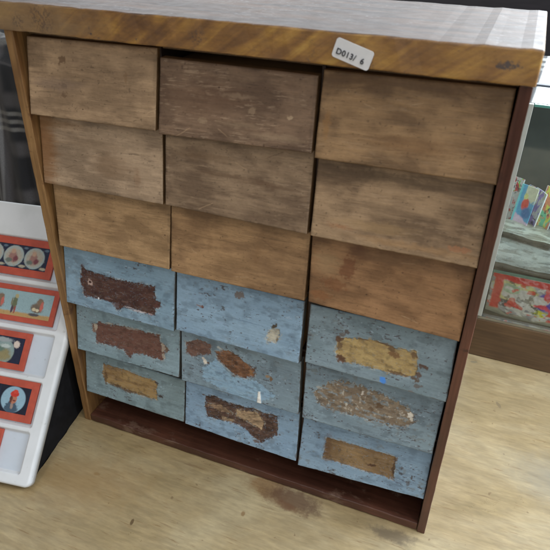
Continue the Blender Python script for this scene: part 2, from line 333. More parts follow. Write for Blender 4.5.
# marks: ('poly', points, colour, edge roughness mm, depth mm, texture) / ('dot', u, v, ru mm, rv mm, colour)
P = dict
MARKS = {
 (0,0): P(base=(156,134,106), alt=(136,115,90), dots=[(.287,.75,4,3,(96,74,52),.8),(.291,.439,4.5,2.2,(92,74,56),.8),(.293,.308,3,2.5,(98,78,58),.8),(.78,.62,2,4,(120,96,68),.6),(.22,.45,30,5,(120,104,92),.5)]),
 (1,0): P(base=(156,138,116), alt=(134,117,97), dots=[(.03,.55,14,60,(118,80,36),.75),(.1,.93,40,6,(112,82,44),.5),(.6,.45,22,14,(122,100,76),.5),(.8,.35,4,12,(126,100,74),.5),(.5,.72,40,5,(132,114,92),.5)]),
 (2,0): P(base=(156,130,94), alt=(136,111,78), dots=[(.35,.45,14,7,(140,112,78),.6),(.6,.4,9,6,(128,104,74),.6),(.25,.8,40,5,(136,110,70),.5)]),
 (0,1): P(base=(118,98,80), alt=(98,79,64), dots=[(.85,.42,2.2,2.2,(160,142,118),.9),(.62,.45,3,2.5,(140,122,100),.6),(.5,.6,16,2,(140,124,104),.5),(.55,.25,18,2.5,(136,118,96),.5),(.78,.15,22,3.5,(150,132,108),.5),(.4,.68,1.2,1.2,(58,42,32),.9),(.3,.25,3,2,(146,128,104),.6),(.3,.5,36,18,(104,80,62),.5)], scratch=1),
 (1,1): P(base=(136,118,96), alt=(110,92,74), dots=[(.45,.58,28,4,(88,68,50),.6),(.75,.55,20,3,(92,72,54),.6),(.3,.8,30,4,(112,92,70),.6)], scratch=.6),
 (2,1): P(base=(150,122,86), alt=(130,103,72), dots=[(.5,.4,20,7,(134,108,74),.5),(.3,.6,3,12,(120,92,60),.4),(.65,.55,3,10,(120,92,60),.4)]),
 (0,2): P(base=(138,113,80), alt=(114,91,64), dots=[(.5,.95,70,7,(88,68,48),.7),(.55,.3,40,8,(116,86,52),.5),(.93,.5,10,40,(104,82,54),.5),(.05,.4,3,14,(140,104,56),.5)], scratch=.3),
 (1,2): P(base=(146,125,98), alt=(112,93,72), dots=[(.182,.213,14,2.5,(146,104,70),.6),(.887,.192,8,2,(150,102,68),.6),(.848,.679,20,9,(92,76,58),.7),(.5,.92,70,6,(82,68,52),.7),(.35,.28,36,5,(152,128,92),.6),(.6,.12,60,3,(146,116,78),.6)], scratch=.5),
 (2,2): P(base=(140,108,74), alt=(120,90,60), dots=[(.3,.95,12,7,(88,58,36),.85),(.245,.68,6,10,(104,66,40),.75),(.17,.38,10,5,(112,74,44),.7),(.09,.17,9,4,(122,82,48),.7),(.1,.7,14,12,(138,116,84),.7),(.6,.93,60,4,(104,80,56),.5)]),
 (3,0): P(base=(128,158,178), alt=(114,144,164), blue=1, polys=[
     ([(0.171,0.77),(0.199,0.712),(0.299,0.683),(0.409,0.673),(0.539,0.665),(0.687,0.704),(0.76,0.699),(0.831,0.715),(0.838,0.461),(0.883,0.468),(0.874,0.368),(0.837,0.327),(0.834,0.19),(0.729,0.192),(0.601,0.199),(0.54,0.188),(0.502,0.08),(0.459,0.209),(0.381,0.233),(0.291,0.229),(0.171,0.211),(0.172,0.365),(0.147,0.439),(0.15,0.57)], (66,42,38), (82,54,46), .7, .35, 0)],
     dots=[(.239,.484,3.4,3.0,(176,150,140),.9),(.236,.49,1.6,1.3,(60,38,34),1),(.314,.232,1,1,(205,205,205),1),(.6,.215,6,.7,(170,160,160),.8),(.70,.195,8,.8,(176,166,166),.8),(.8,.2,4,.8,(150,130,130),.8),(.843,.393,2.4,3.4,(88,56,50),.9),(.48,.2,4,2.4,(96,84,88),.7),(.56,.30,5,1,(110,84,76),.6),(.42,.28,5,.9,(120,96,88),.6)]),
 (4,0): P(base=(128,152,162), alt=(114,138,146), blue=1, polys=[
     ([(0.226,0.804),(0.336,0.82),(0.485,0.862),(0.652,0.866),(0.815,0.87),(0.82,0.698),(0.877,0.661),(0.898,0.574),(0.858,0.471),(0.85,0.302),(0.757,0.299),(0.654,0.331),(0.569,0.273),(0.537,0.157),(0.495,0.196),(0.463,0.305),(0.332,0.323),(0.194,0.285),(0.201,0.501),(0.158,0.605),(0.17,0.717)], (108,74,62), (96,64,54), 1.0, .3, 0)],
     dots=[(.192,.652,2,6,(172,164,146),.8),(.17,.6,2,3,(120,96,80),.8),(.847,.59,2.5,6,(160,150,134),.75),(.878,.56,1.6,4,(108,84,66),.8),(.85,.4,2.4,3,(170,160,144),.7),(.33,.83,4,1,(150,150,140),.8),(.55,.85,9,1.2,(140,134,124),.7),(.53,.2,2,2,(84,62,56),.8)]),
 (5,0): P(base=(120,142,148), alt=(106,126,130), blue=1, polys=[
     ([(0.191,0.902),(0.292,0.897),(0.47,0.897),(0.602,0.862),(0.721,0.875),(0.733,0.77),(0.735,0.383),(0.669,0.368),(0.559,0.373),(0.447,0.355),(0.357,0.397),(0.255,0.4),(0.199,0.412),(0.177,0.63)], (152,124,76), (124,96,58), .6, .4, 1)],
     dots=[(.767,.51,3.4,1.8,(64,56,54),.95),(.21,.55,2.2,9,(84,62,40),.7),(.32,.40,12,2,(78,58,40),.9),(.45,.37,10,1.8,(84,64,44),.85),(.58,.39,8,1.2,(92,72,48),.7),(.447,.2,5,1.4,(84,88,88),.6),(.458,.128,3,1,(70,64,62),.8),(.733,.827,3,1.6,(70,60,56),.9),(.5,.62,16,2.2,(112,86,54),.6)]),
 (3,1): P(base=(132,162,184), alt=(120,150,174), blue=1, polys=[
     ([(0.751,0.411),(0.778,0.517),(0.837,0.53),(0.841,0.397),(0.815,0.268),(0.756,0.231),(0.741,0.29)], (188,184,164), (160,156,140), .7, .3, 0)],
     dots=[(.22,.561,2,1.5,(98,58,48),1),(.2,.57,3.4,1,(128,96,84),.7),(.384,.646,1.8,1.8,(84,92,98),.95),(.51,.928,4.6,4.4,(108,98,92),.9),(.793,.548,2.8,3,(72,64,52),1),(.408,.433,1,1,(70,80,92),.8),(.409,.342,3,1,(92,112,128),.7),(.223,.3,2,1.2,(92,112,128),.6),(.753,.704,2.2,1,(88,108,128),.7),(.77,.66,1,1.6,(90,108,124),.7),(.206,.853,2,1,(84,104,122),.7),(.38,.36,6,2,(140,168,194),.5),(.55,.5,34,.5,(96,122,148),.7),(.82,.33,1.2,2,(120,104,76),.8)]),
 (4,1): P(base=(120,142,154), alt=(108,128,140), blue=1, polys=[
     ([(0.191,0.392),(0.301,0.682),(0.452,0.395),(0.645,0.457),(0.818,0.264),(0.672,-0.011),(0.454,-0.011),(0.19,0.175)], (130,164,186), (122,154,178), 1.6, 0, 0),
     ([(0.043,0.839),(0.152,0.95),(0.259,0.912),(0.258,0.73),(0.193,0.658),(0.094,0.561),(0.051,0.636)], (116,86,74), (96,70,60), .9, .3, 0),
     ([(0.301,0.812),(0.408,0.913),(0.493,0.845),(0.557,0.761),(0.632,0.684),(0.634,0.528),(0.56,0.447),(0.474,0.437),(0.398,0.541),(0.323,0.671)], (124,86,58), (92,62,42), .8, .4, 2),
     ([(0.669,0.244),(0.686,0.256),(0.698,-0.018),(0.661,-0.046)], (228,228,220), (220,220,214), .1, -.3, 0)],
     dots=[(.214,.541,2.2,3,(206,200,186),.95),(.24,.533,1.6,1.6,(84,60,48),.9),(.2,.6,1.6,1.4,(196,188,174),.8),(.77,.576,2,2.2,(112,84,54),.95),(.738,.605,2.4,1.4,(146,116,76),.8),(.6,.6,1.6,4,(140,104,60),.6),(.5,.33,1,1,(72,84,98),.9),(.46,.42,2,.6,(84,64,50),.8),(.33,.9,3,1.6,(190,190,180),.6)]),
 (5,1): P(base=(130,160,184), alt=(120,150,176), blue=1, polys=[
     ([(0.186,0.885),(0.259,0.937),(0.424,0.876),(0.58,0.905),(0.708,0.889),(0.82,0.892),(0.828,0.467),(0.698,0.172),(0.632,0.232),(0.553,0.375),(0.451,0.44),(0.334,0.405),(0.213,0.369),(0.187,0.603)], (88,66,56), (70,50,42), .8, .35, 2),
     ([(0.199,0.675),(0.331,0.776),(0.426,0.635),(0.333,0.604)], (146,122,96), (122,98,76), .8, .1, 2),
     ([(0.47,0.761),(0.645,0.839),(0.711,0.658),(0.693,0.466),(0.584,0.552),(0.472,0.611)], (168,146,112), (144,120,92), .8, .1, 2),
     ([(0.334,0.499),(0.45,0.501),(0.428,0.434),(0.346,0.415)], (150,130,104), (128,106,82), .5, .1, 2)],
     dots=[(.165,.9,2.5,.7,(88,72,62),.9),(.85,.5,1.5,1.2,(92,78,72),.8),(.66,.17,3,1.4,(96,76,66),.8)]),
 (3,2): P(base=(122,142,152), alt=(108,128,136), blue=1, polys=[
     ([(0.217,0.612),(0.334,0.686),(0.449,0.728),(0.505,0.735),(0.585,0.699),(0.682,0.705),(0.755,0.725),(0.776,0.541),(0.779,0.285),(0.695,0.263),(0.587,0.231),(0.473,0.238),(0.355,0.246),(0.248,0.201),(0.216,0.365)], (170,146,92), (150,126,78), .7, .4, 0)],
     dots=[(.226,.60,3.6,3.4,(86,62,46),.95),(.235,.5,2,5,(96,72,50),.8),(.258,.26,3.6,4,(88,60,44),.95),(.613,.573,4.6,3,(116,84,52),.9),(.60,.66,3,2.4,(96,72,50),.8),(.809,.507,3.4,2.4,(84,62,52),.95),(.771,.25,4,2.4,(88,70,54),.9),(.748,.664,3,2.6,(100,76,54),.85),(.271,.766,3.4,1.6,(84,74,70),.85),(.25,.7,2,2,(92,82,76),.8),(.565,.077,2.5,2.3,(62,132,214),1),(.54,.72,10,1.2,(96,72,48),.8),(.40,.70,6,1,(104,80,54),.7),(.65,.26,9,1.5,(96,72,48),.8),(.8,.15,3.5,2,(96,88,84),.8),(.79,.33,2,3,(92,68,54),.85),(.76,.02,3,1.5,(110,100,96),.7)]),
 (4,2): P(base=(122,144,156), alt=(108,128,140), blue=1, polys=[
     ([(0.073,0.563),(0.208,0.878),(0.349,0.945),(0.516,0.909),(0.688,0.814),(0.788,0.73),(0.838,0.542),(0.779,0.366),(0.648,0.333),(0.502,0.322),(0.353,0.344),(0.18,0.316),(0.102,0.423)], (132,118,98), (112,98,82), 2.6, .3, 3)],
     dots=[(.796,.627,2.2,3,(200,196,184),1),(.81,.55,1.4,2,(190,186,174),.9),(.575,.638,4.4,3,(92,70,48),.9),(.52,.55,3,2,(100,78,56),.8),(.207,.595,3.4,2.4,(96,78,58),.8),(.44,.793,1.2,2.4,(190,184,172),.9),(.126,.44,4,2,(92,82,72),.8),(.3,.7,1,2,(180,176,164),.8),(.33,.5,1,1.6,(186,182,170),.8),(.12,.68,2.4,1.6,(176,174,166),.6),(.66,.5,1.8,1,(178,172,158),.7)]),
 (5,2): P(base=(126,154,176), alt=(114,142,166), blue=1, polys=[
     ([(0.207,0.789),(0.748,0.783),(0.757,0.269),(0.196,0.318)], (138,112,74), (116,92,60), .2, .5, 1)],
     dots=[(.582,.445,4,2.4,(74,50,34),.95),(.56,.43,3,1.6,(84,58,40),.9),(.793,.45,2.8,1.8,(72,76,84),.95),(.225,.56,4,16,(92,68,46),.75),(.745,.5,1.4,9,(72,52,38),.85),(.75,.72,2,2,(88,64,46),.8),(.5,.75,30,1.5,(104,80,54),.6),(.83,.3,2,1,(80,96,116),.8),(.8,.22,4,.8,(88,100,120),.7)]),
}

def paint_front(key, U, Vv, wmm, hmm):
    """albedo and relief of one drawer front; U,Vv in 0..1"""
    d = MARKS[key]; sd = key[0] * 100 + key[1] * 37 + 5
    X = U * wmm; Y = Vv * hmm
    blue = d.get('blue')
    base = mean_col(d['base'])[None]; alt = mean_col(d['alt'])[None]
    wob = 4 * fbm(X / 40, Y / 25, sd, 3)
    g1 = fbm(X / 28, (Y + wob) / 2.2, sd + 3, 4)
    g2 = fbm(X / 9, (Y + wob) / .7, sd + 9, 3)
    big = fbm(X / 30, Y / 18, sd + 13, 3)
    mid = fbm(X / 11 + big * 2, Y / 7, sd + 15, 4)
    jg = fbm(X / 3, Y / 3, sd + 16, 2)
    h = np.zeros_like(U)
    def wood_layer(b, a, seed, con=1.):
        t = np.clip(.5 + ((g1 - .5) * .7 + (big - .5) * 2.1 + (mid - .5) * 1.0) * con, 0, 1)[:, None]
        c = a * (1 - t) + b * t
        return c * (1 + (g2 - .5)[:, None] * .15 * con)
    if not blue:
        C = wood_layer(base * 1.04, alt * .86, sd, 1.15)
        h += (g2 - .5) * .12 + (g1 - .5) * .16
        # fine dark pores
        po = fbm(X / 5, Y / .45, sd + 41, 2)
        C *= (1 - .16 * sstep(.70, .82, po))[:, None]
        s = d.get('scratch', 0)
        if s:
            q = fbm(X / 7 + Y / 9, Y / .8 - X / 14, sd + 51, 3); q2 = fbm(X / 14, Y / 10, sd + 57, 3)
            k = sstep(.60, .74, q) * sstep(.42, .62, q2) * .38 * s
            C = C * (1 - k[:, None]) + mean_col((168, 150, 128)) * k[:, None]
        fb = fbm(X / 16, (Y + wob) / .55, sd + 43, 2)
        C *= (1 - .20 * sstep(.62, .80, fb) * sstep(.4, .6, fbm(X / 30, Y / 5, sd + 44, 2)))[:, None]
        rng = np.random.RandomState(sd)
        for kk in range(9):
            px, py, pr = rng.rand() * wmm, rng.rand() * hmm, .35 + .5 * rng.rand() ** 3
            kd = (1 - sstep(.6, 1.2, np.hypot(X - px, (Y - py) * 1.2) / pr)) * .75
            C = C * (1 - kd[:, None]) + mean_col((62, 44, 32)) * kd[:, None]; h -= kd * .3
        for kk in range(4):
            px, py, ln_, an = rng.rand() * wmm, rng.rand() * hmm, 4 + 14 * rng.rand(), (rng.rand() - .5) * 1.2
            tt = (X - px) * math.cos(an) + (Y - py) * math.sin(an); dd_ = np.abs(-(X - px) * math.sin(an) + (Y - py) * math.cos(an) + (jg - .5) * .8)
            kd = (1 - sstep(.15, .55, dd_)) * (1 - sstep(ln_ * .4, ln_ * .5, np.abs(tt))) * .35
            C = C * (1 - kd[:, None]) + mean_col((176, 152, 120) if kk % 2 else (78, 56, 38)) * kd[:, None]; h -= kd * .15
        # greasy handled edges
        e = np.minimum(np.minimum(X, wmm - X), np.minimum(Y, (hmm - Y))) + (fbm(X / 6, Y / 6, sd + 61, 3) - .5) * 5
        C *= (1 - .22 * (1 - sstep(0, 2.6, e)))[:, None]
        knock = fbm(X / 2.2, Y / 1.6, sd + 71, 2)
        C *= (1 - .35 * sstep(.80, .86, knock))[:, None]
    else:
        t = np.clip(.5 + (big - .5) * 2.2, 0, 1)[:, None]
        C = alt * (1 - t) + base * t
        brush = fbm(X / 22, Y / .9, sd + 21, 3)
        C = C * (1 + (brush - .5)[:, None] * .10)
        grime = fbm(X / 9, Y / 6, sd + 23, 4)
        C *= (1 - .26 * sstep(.50, .74, grime))[:, None]
        dirt = sstep(.60, .72, fbm(X / 5, Y / 3.2, sd + 24, 4)) * sstep(.45, .6, fbm(X / 24, Y / 14, sd + 26, 2)) * (.22, .25, .5)[key[1]]
        C = C * (1 - dirt[:, None]) + mean_col((104, 108, 104)) * dirt[:, None]
        sc = sstep(.70, .76, fbm(X / 9, Y / .5 + X / 5, sd + 28, 2)) * sstep(.5, .62, fbm(X / 14, Y / 8, sd + 22, 2)) * .28
        C = C * (1 - sc[:, None]) + mean_col((88, 100, 112)) * sc[:, None]
        h += (brush - .5) * .10
        # little chips through to old coats
        ch = fbm(X / 2.6, Y / 1.3, sd + 25, 3); ch2 = fbm(X / 16, Y / 11, sd + 27, 3)
        co_ = d.get('chip', (.045, .02, -.02)[key[1]])
        k = sstep(.765 + co_, .80 + co_, ch + (ch2 - .5) * .42)
        C = C * (1 - k[:, None]) + mean_col((84, 86, 92)) * k[:, None]; h -= k * .12
        lt = fbm(X / 3.1, Y / 1.8, sd + 29, 3)
        k = sstep(.78, .82, lt + (ch2 - .5) * .3)[:, None] * .45
        C = C * (1 - k) + mean_col((156, 178, 196)) * k
    wx = (fbm(X / 3.2, Y / 3.2, sd + 85, 4) - .5) * 4.2; wy = (fbm(X / 3.2, Y / 3.2, sd + 87, 4) - .5) * 4.2
    jag = (fbm(X / 2.0, Y / 2.0, sd + 81, 4) - .5) * 2
    jag2 = (fbm(X / .9, Y / .9, sd + 83, 2) - .5) * 2
    for pts, c1, c2, rough, depth, tex in d.get('polys', []):
        s = poly_sd(X, Y, [(a * wmm, b * hmm) for a, b in pts]) + jag * rough * 1.5 + jag2 * rough * .3 + (rough > .15) * (fbm(X / 5, Y / 5, sd + 89, 3) - .5) * 1.6
        k = 1 - sstep(-.40, .40, s)
        a, b = mean_col(c1)[None], mean_col(c2)[None]
        if tex == 1: c = wood_layer(a, b, sd, 1.3)
        else:
            q = fbm(X / 6, Y / 3, sd + 91, 4); q2 = fbm(X / 1.3, Y / .9, sd + 93, 3)
            t = np.clip(.5 + (q - .5) * 2.6 + (q2 - .5) * .9, 0, 1)[:, None]
            c = b * (1 - t) + a * t
            if tex == 2:
                r = fbm((X + Y) / 8, (Y - X * .35) / 1.6, sd + 95, 3)
                c = c * (.78 + .5 * sstep(.35, .65, r))[:, None]
            if tex == 3:
                w = sstep(.64, .76, fbm(X / 2.2, Y / 2.6, sd + 97, 4))[:, None] * .75
                c = c * (1 - w) + mean_col((176, 170, 156)) * w
                w = sstep(.56, .74, fbm(X / 4, Y / 2.6, sd + 99, 4))[:, None] * .6
                c = c * (1 - w) + mean_col((98, 82, 62)) * w
                w = sstep(.60, .70, fbm(X / 5, Y / 3, sd + 101, 4))[:, None] * .55
                c = c * (1 - w) + base * w
        if rough > .15:
            k = k * (1 - sstep(.62, .70, fbm(X / 1.8, Y / 1.4, sd + 121, 3)) * np.exp(np.minimum(s, 0) / 1.6) * .9)
            k = k * (1 - sstep(.70, .76, fbm(X / 1.3, Y / 1.0, sd + 123, 3)) * .25)
        res = sstep(.56, .72, fbm(X / 7, Y / 1.1, sd + 125, 4)) * .2
        c = c * (1 - res[:, None]) + mean_col((150, 132, 112))[None] * res[:, None] * (.6 if tex in (0, 2) else .9)
        dk = sstep(.55, .75, fbm(X / 4, Y / 3, sd + 127, 4)) * .28
        c = c * (1 - dk)[:, None]
        C = C * (1 - k[:, None]) + c * k[:, None]
        if depth:
            h -= k * depth * 1.5
            rim = np.exp(-(s / .45) ** 2) * sstep(.4, .6, fbm(X / 3, Y / 3, sd + 103, 2)) * (.9 if depth > 0 else 0)
            C *= (1 - .62 * rim)[:, None]
            lip = np.exp(-((s - .7) / .5) ** 2) * sstep(.5, .62, fbm(X / 3.5, Y / 2.5, sd + 105, 3)) * (.55 if depth > 0 else 0)
            C = C * (1 - lip[:, None]) + mean_col((170, 170, 160)) * lip[:, None]
            fl = (1 - sstep(0, 3.5, s)) * sstep(.62, .68, fbm(X / 1.7, Y / 1.4, sd + 107, 3)) * (s > 0) * (.7 if depth > 0 else 0)
            C = C * (1 - fl[:, None]) + b * fl[:, None]
    for (u, v, ru, rv, c, a) in d.get('dots', []):
        soft = max(ru, rv) > 10
        ws = min(1, .22 * (ru + rv)); dd = np.sqrt(((X + wx * ws - u * wmm) / ru) ** 2 + ((Y + wy * ws * min(1, rv / 2) - v * hmm) / rv) ** 2)
        if soft:
            k = (1 - sstep(.25, 1.25, dd + (g1 - .5) * .7 + (big - .5) * .5)) * a
        else:
            k = (1 - sstep(.7, 1.15, dd + jag * .5 + jag2 * .25)) * a
            h -= k * .12 * (1 if blue else .3)
        C = C * (1 - k[:, None]) + mean_col(c)[None] * k[:, None]
    if blue:
        # worn arrises
        for dist, wd in ((Y, 1.1), (X, .8), (wmm - X, .8)):
            e = dist + (fbm(X / 6, Y / 6, sd + 111, 4) - .5) * 2.6
            k = (1 - sstep(wd * .2, wd * .8, e))[:, None] * .85
            k = k * .75; C = C * (1 - k) + mean_col((86, 78, 72)) * k
    lum = (C @ np.array([.25, .6, .15]))[:, None]
    C = C + (lum - C) * (.10 if blue else .14)
    C = C * (np.array([[1.20, 1.18, 1.19]]) if blue else np.array([[1.33, 1.20, 1.08]]))
    return np.clip(C, .004, .9), h

cab = empty('drawer_cabinet', (0, 0, 0), 'old wooden cabinet of eighteen small drawers, six rows, lower nine painted worn blue', 'drawer cabinet')
DL = {
 (0,0):'plain tan drawer with two small knots', (1,0):'grey-brown drawer with an orange stained end', (2,0):'yellowish bare wood drawer, third down',
 (0,1):'dark brown scratched drawer with pale specks', (1,1):'grey-brown bare wood drawer in the middle column', (2,1):'yellow-brown bare wood drawer in the middle column',
 (0,2):'wide golden brown drawer below the price label', (1,2):'streaked bare drawer with orange grain', (2,2):'orange-brown drawer with a dark diagonal stain',
 (3,0):'blue drawer with dark brown label scar and eyelet', (4,0):'grey-green drawer with reddish brown label scar', (5,0):'grey-green drawer with yellow wood label scar',
 (3,1):'clean blue drawer with one white chip', (4,1):'blue drawer with two brown chipped patches and white drip', (5,1):'blue drawer with torn brown and tan label',
 (3,2):'grey-blue drawer with yellow patch and bright blue dot', (4,2):'grey-blue drawer with rough scraped grey-brown patch', (5,2):'blue drawer with neat brown wood rectangle',
}
TH = .0075
def make_drawer(key):
    i, j = key
    tl, tr, br, bl = QUADS[key]
    # extend the face upward so it tucks behind the drawer above
    ext = (.0050 if i else .0006)
    if key == (0, 1): ext = -.0022
    def up(t, b):
        k = ext / (t[1] - b[1]); return (t[0] + (t[0] - b[0]) * k, t[1] + ext), YT * (1 + k)
    tl2, ytl = up(tl, bl); tr2, ytr = up(tr, br)
    nu, nv = 250, 126
    u = np.linspace(0, 1, nu); v = np.linspace(0, 1, nv)
    UU, VV = np.meshgrid(u, v, indexing='ij'); U = UU.ravel(); Vv = VV.ravel()
    def bil(a, b, c, d): return (a * (1 - U) + b * U) * Vv + (d * (1 - U) + c * U) * (1 - Vv)
    sd = i * 10 + j
    x = bil(tl2[0], tr2[0], br[0], bl[0]); z = bil(tl2[1], tr2[1], br[1], bl[1]); y = bil(ytl, ytr, 0, 0)
    tr2 = (min(tr2[0], .3922), tr2[1]); br = (min(br[0], .3922), br[1])
    wmm = (br[0] - bl[0]) * 1000; hmm = (tl[1] - bl[1]) * 1000
    hfull = (tl2[1] - bl[1]) * 1000
    C, h = paint_front(key, U, Vv * hfull / hmm, wmm, hmm)
    Xm = U * wmm; Ym = Vv * hfull
    # rounded, knocked edges
    rad = .7 + .9 * (fbm(Xm / 8, Ym / 8, sd + 201, 3))
    e = np.minimum(np.minimum(Xm, wmm - Xm), np.minimum(Ym, hfull - Ym))
    q = np.clip(1 - e / rad, 0, 1); drop = rad * (1 - np.sqrt(np.clip(1 - q * q, 0, 1))) * .8
    nick = sstep(.70, .82, fbm(Xm / 4, Ym / 4, sd + 211, 3)) * np.clip(1 - e / 2.5, 0, 1) * .4
    warp = (fbm(Xm / 70, Ym / 60, sd + 221, 2) - .5) * .9
    y = y - (h - drop - nick + warp) * .001
    # wobble the outline slightly
    z = z + (1 - Vv) * (fbm(Xm / 30, Ym * 0, sd + 231, 3) - .5) * .0005
    front = np.stack([x, y, z], 1)
    faces = [grid_faces(nu, nv)]
    V = [front]; off = len(front)
    Cs = [C]
    # sides back to slab thickness and on to the drawer box
    idx = np.arange(nu * nv).reshape(nu, nv)
    ring = np.concatenate([idx[:, 0], idx[-1, 1:], idx[-2::-1, -1], idx[0, -2:0:-1]])
    ra = front[ring].copy(); rb = ra.copy(); rb[:, 1] += TH
    V += [ra, rb]; n = len(ring)
    wc = mean_col((120, 92, 62)); sc_ = wc * .8 if key[0] < 3 else mean_col((92, 92, 88))
    vv = (.75 + .5 * fbm(ra[:, 0] * 150 + ra[:, 2] * 210, ra[:, 2] * 90, sd + 301, 3))[:, None]
    Cs += [sc_ * vv, sc_ * vv * .9]
    k = np.arange(n); faces.append(np.stack([off + k, off + n + k, off + n + (k + 1) % n, off + (k + 1) % n], 1)); off += 2 * n
    # drawer box behind
    x0 = min(tl2[0], bl[0]) + .003; x1 = max(tr2[0], br[0]) - .003
    z0 = max(bl[1], br[1]) + .003; z1 = min(tl2[1], tr2[1]) - .006
    y0, y1 = .0105, .138
    bx = np.array([(a, b, c) for a in (x0, x1) for b in (y0, y1) for c in (z0, z1)])
    V.append(bx); Cs.append(np.tile(wc, (8, 1)))
    faces.append(np.array([[0, 1, 3, 2], [4, 6, 7, 5], [0, 4, 5, 1], [2, 3, 7, 6], [0, 2, 6, 4], [1, 5, 7, 3]]) + off)
    o = mesh_np('drawer', np.concatenate(V), np.concatenate(faces), M_draw, cab, np.concatenate(Cs))
    o['label'] = DL[key]
    return o
for key in QUADS: make_drawer(key)

# carcass
def rough_board(name, x0, x1, y0, y1, z0, z1, mat, seed, axis, bev=.0012, amp=.0005):
    """board with eased, slightly knocked edges"""
    bm = bmesh.new(); add_box(bm, x0, x1, y0, y1, z0, z1, bev, 3)
    ax = 'xyz'.index(axis); lo = (x0, y0, z0)[ax]; hi = (x1, y1, z1)[ax]
    n = 60
    for i in range(1, n):
        co = [0, 0, 0]; co[ax] = lo + (hi - lo) * i / n; no = [0, 0, 0]; no[ax] = 1
        bmesh.ops.bisect_plane(bm, geom=bm.verts[:] + bm.edges[:] + bm.faces[:], plane_co=co, plane_no=no)
    P_ = np.array([v.co[:] for v in bm.verts]); t = P_[:, ax] * 1000
    for k in range(3):
        if k == ax: continue
        dsp = (fbm(t / 9, P_[:, (k + 1) % 3] * 300 + 5, seed + k, 4) - .5) * 2 * amp
        P_[:, k] += dsp
    for v, p in zip(bm.verts, P_): v.co = p
    return from_bm(name, bm, mat, cab, False)
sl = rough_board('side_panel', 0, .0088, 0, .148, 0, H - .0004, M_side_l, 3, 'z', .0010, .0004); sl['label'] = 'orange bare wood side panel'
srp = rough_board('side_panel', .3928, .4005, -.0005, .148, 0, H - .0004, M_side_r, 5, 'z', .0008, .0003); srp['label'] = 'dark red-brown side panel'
rough_board('base_board', .0094, .3922, .0004, .147, .0006, .0105, M_base, 7, 'x', .0012, .0006)
box('back_panel', .0085, .3942, .1395, .147, .0125, H - .001, M_inner, cab, 0)
for x in (.1352, .2652):
    box('divider', x - .0012, x + .0012, .0135, .1385, .052, H - .002, M_inner, cab, 0)
for r in range(5):
    z = .3655 - .0645 * r
    for (xa, xb) in ((.0102, .1335), (.1369, .2635), (.2669, .3925)):
        box('runner', xa, xb, .020, .1385, z - .0018, z + .0004, M_inner, cab, 0)
box('runner', .0102, .3925, .016, .0195, .4285, .4335, M_body, cab, .0004)

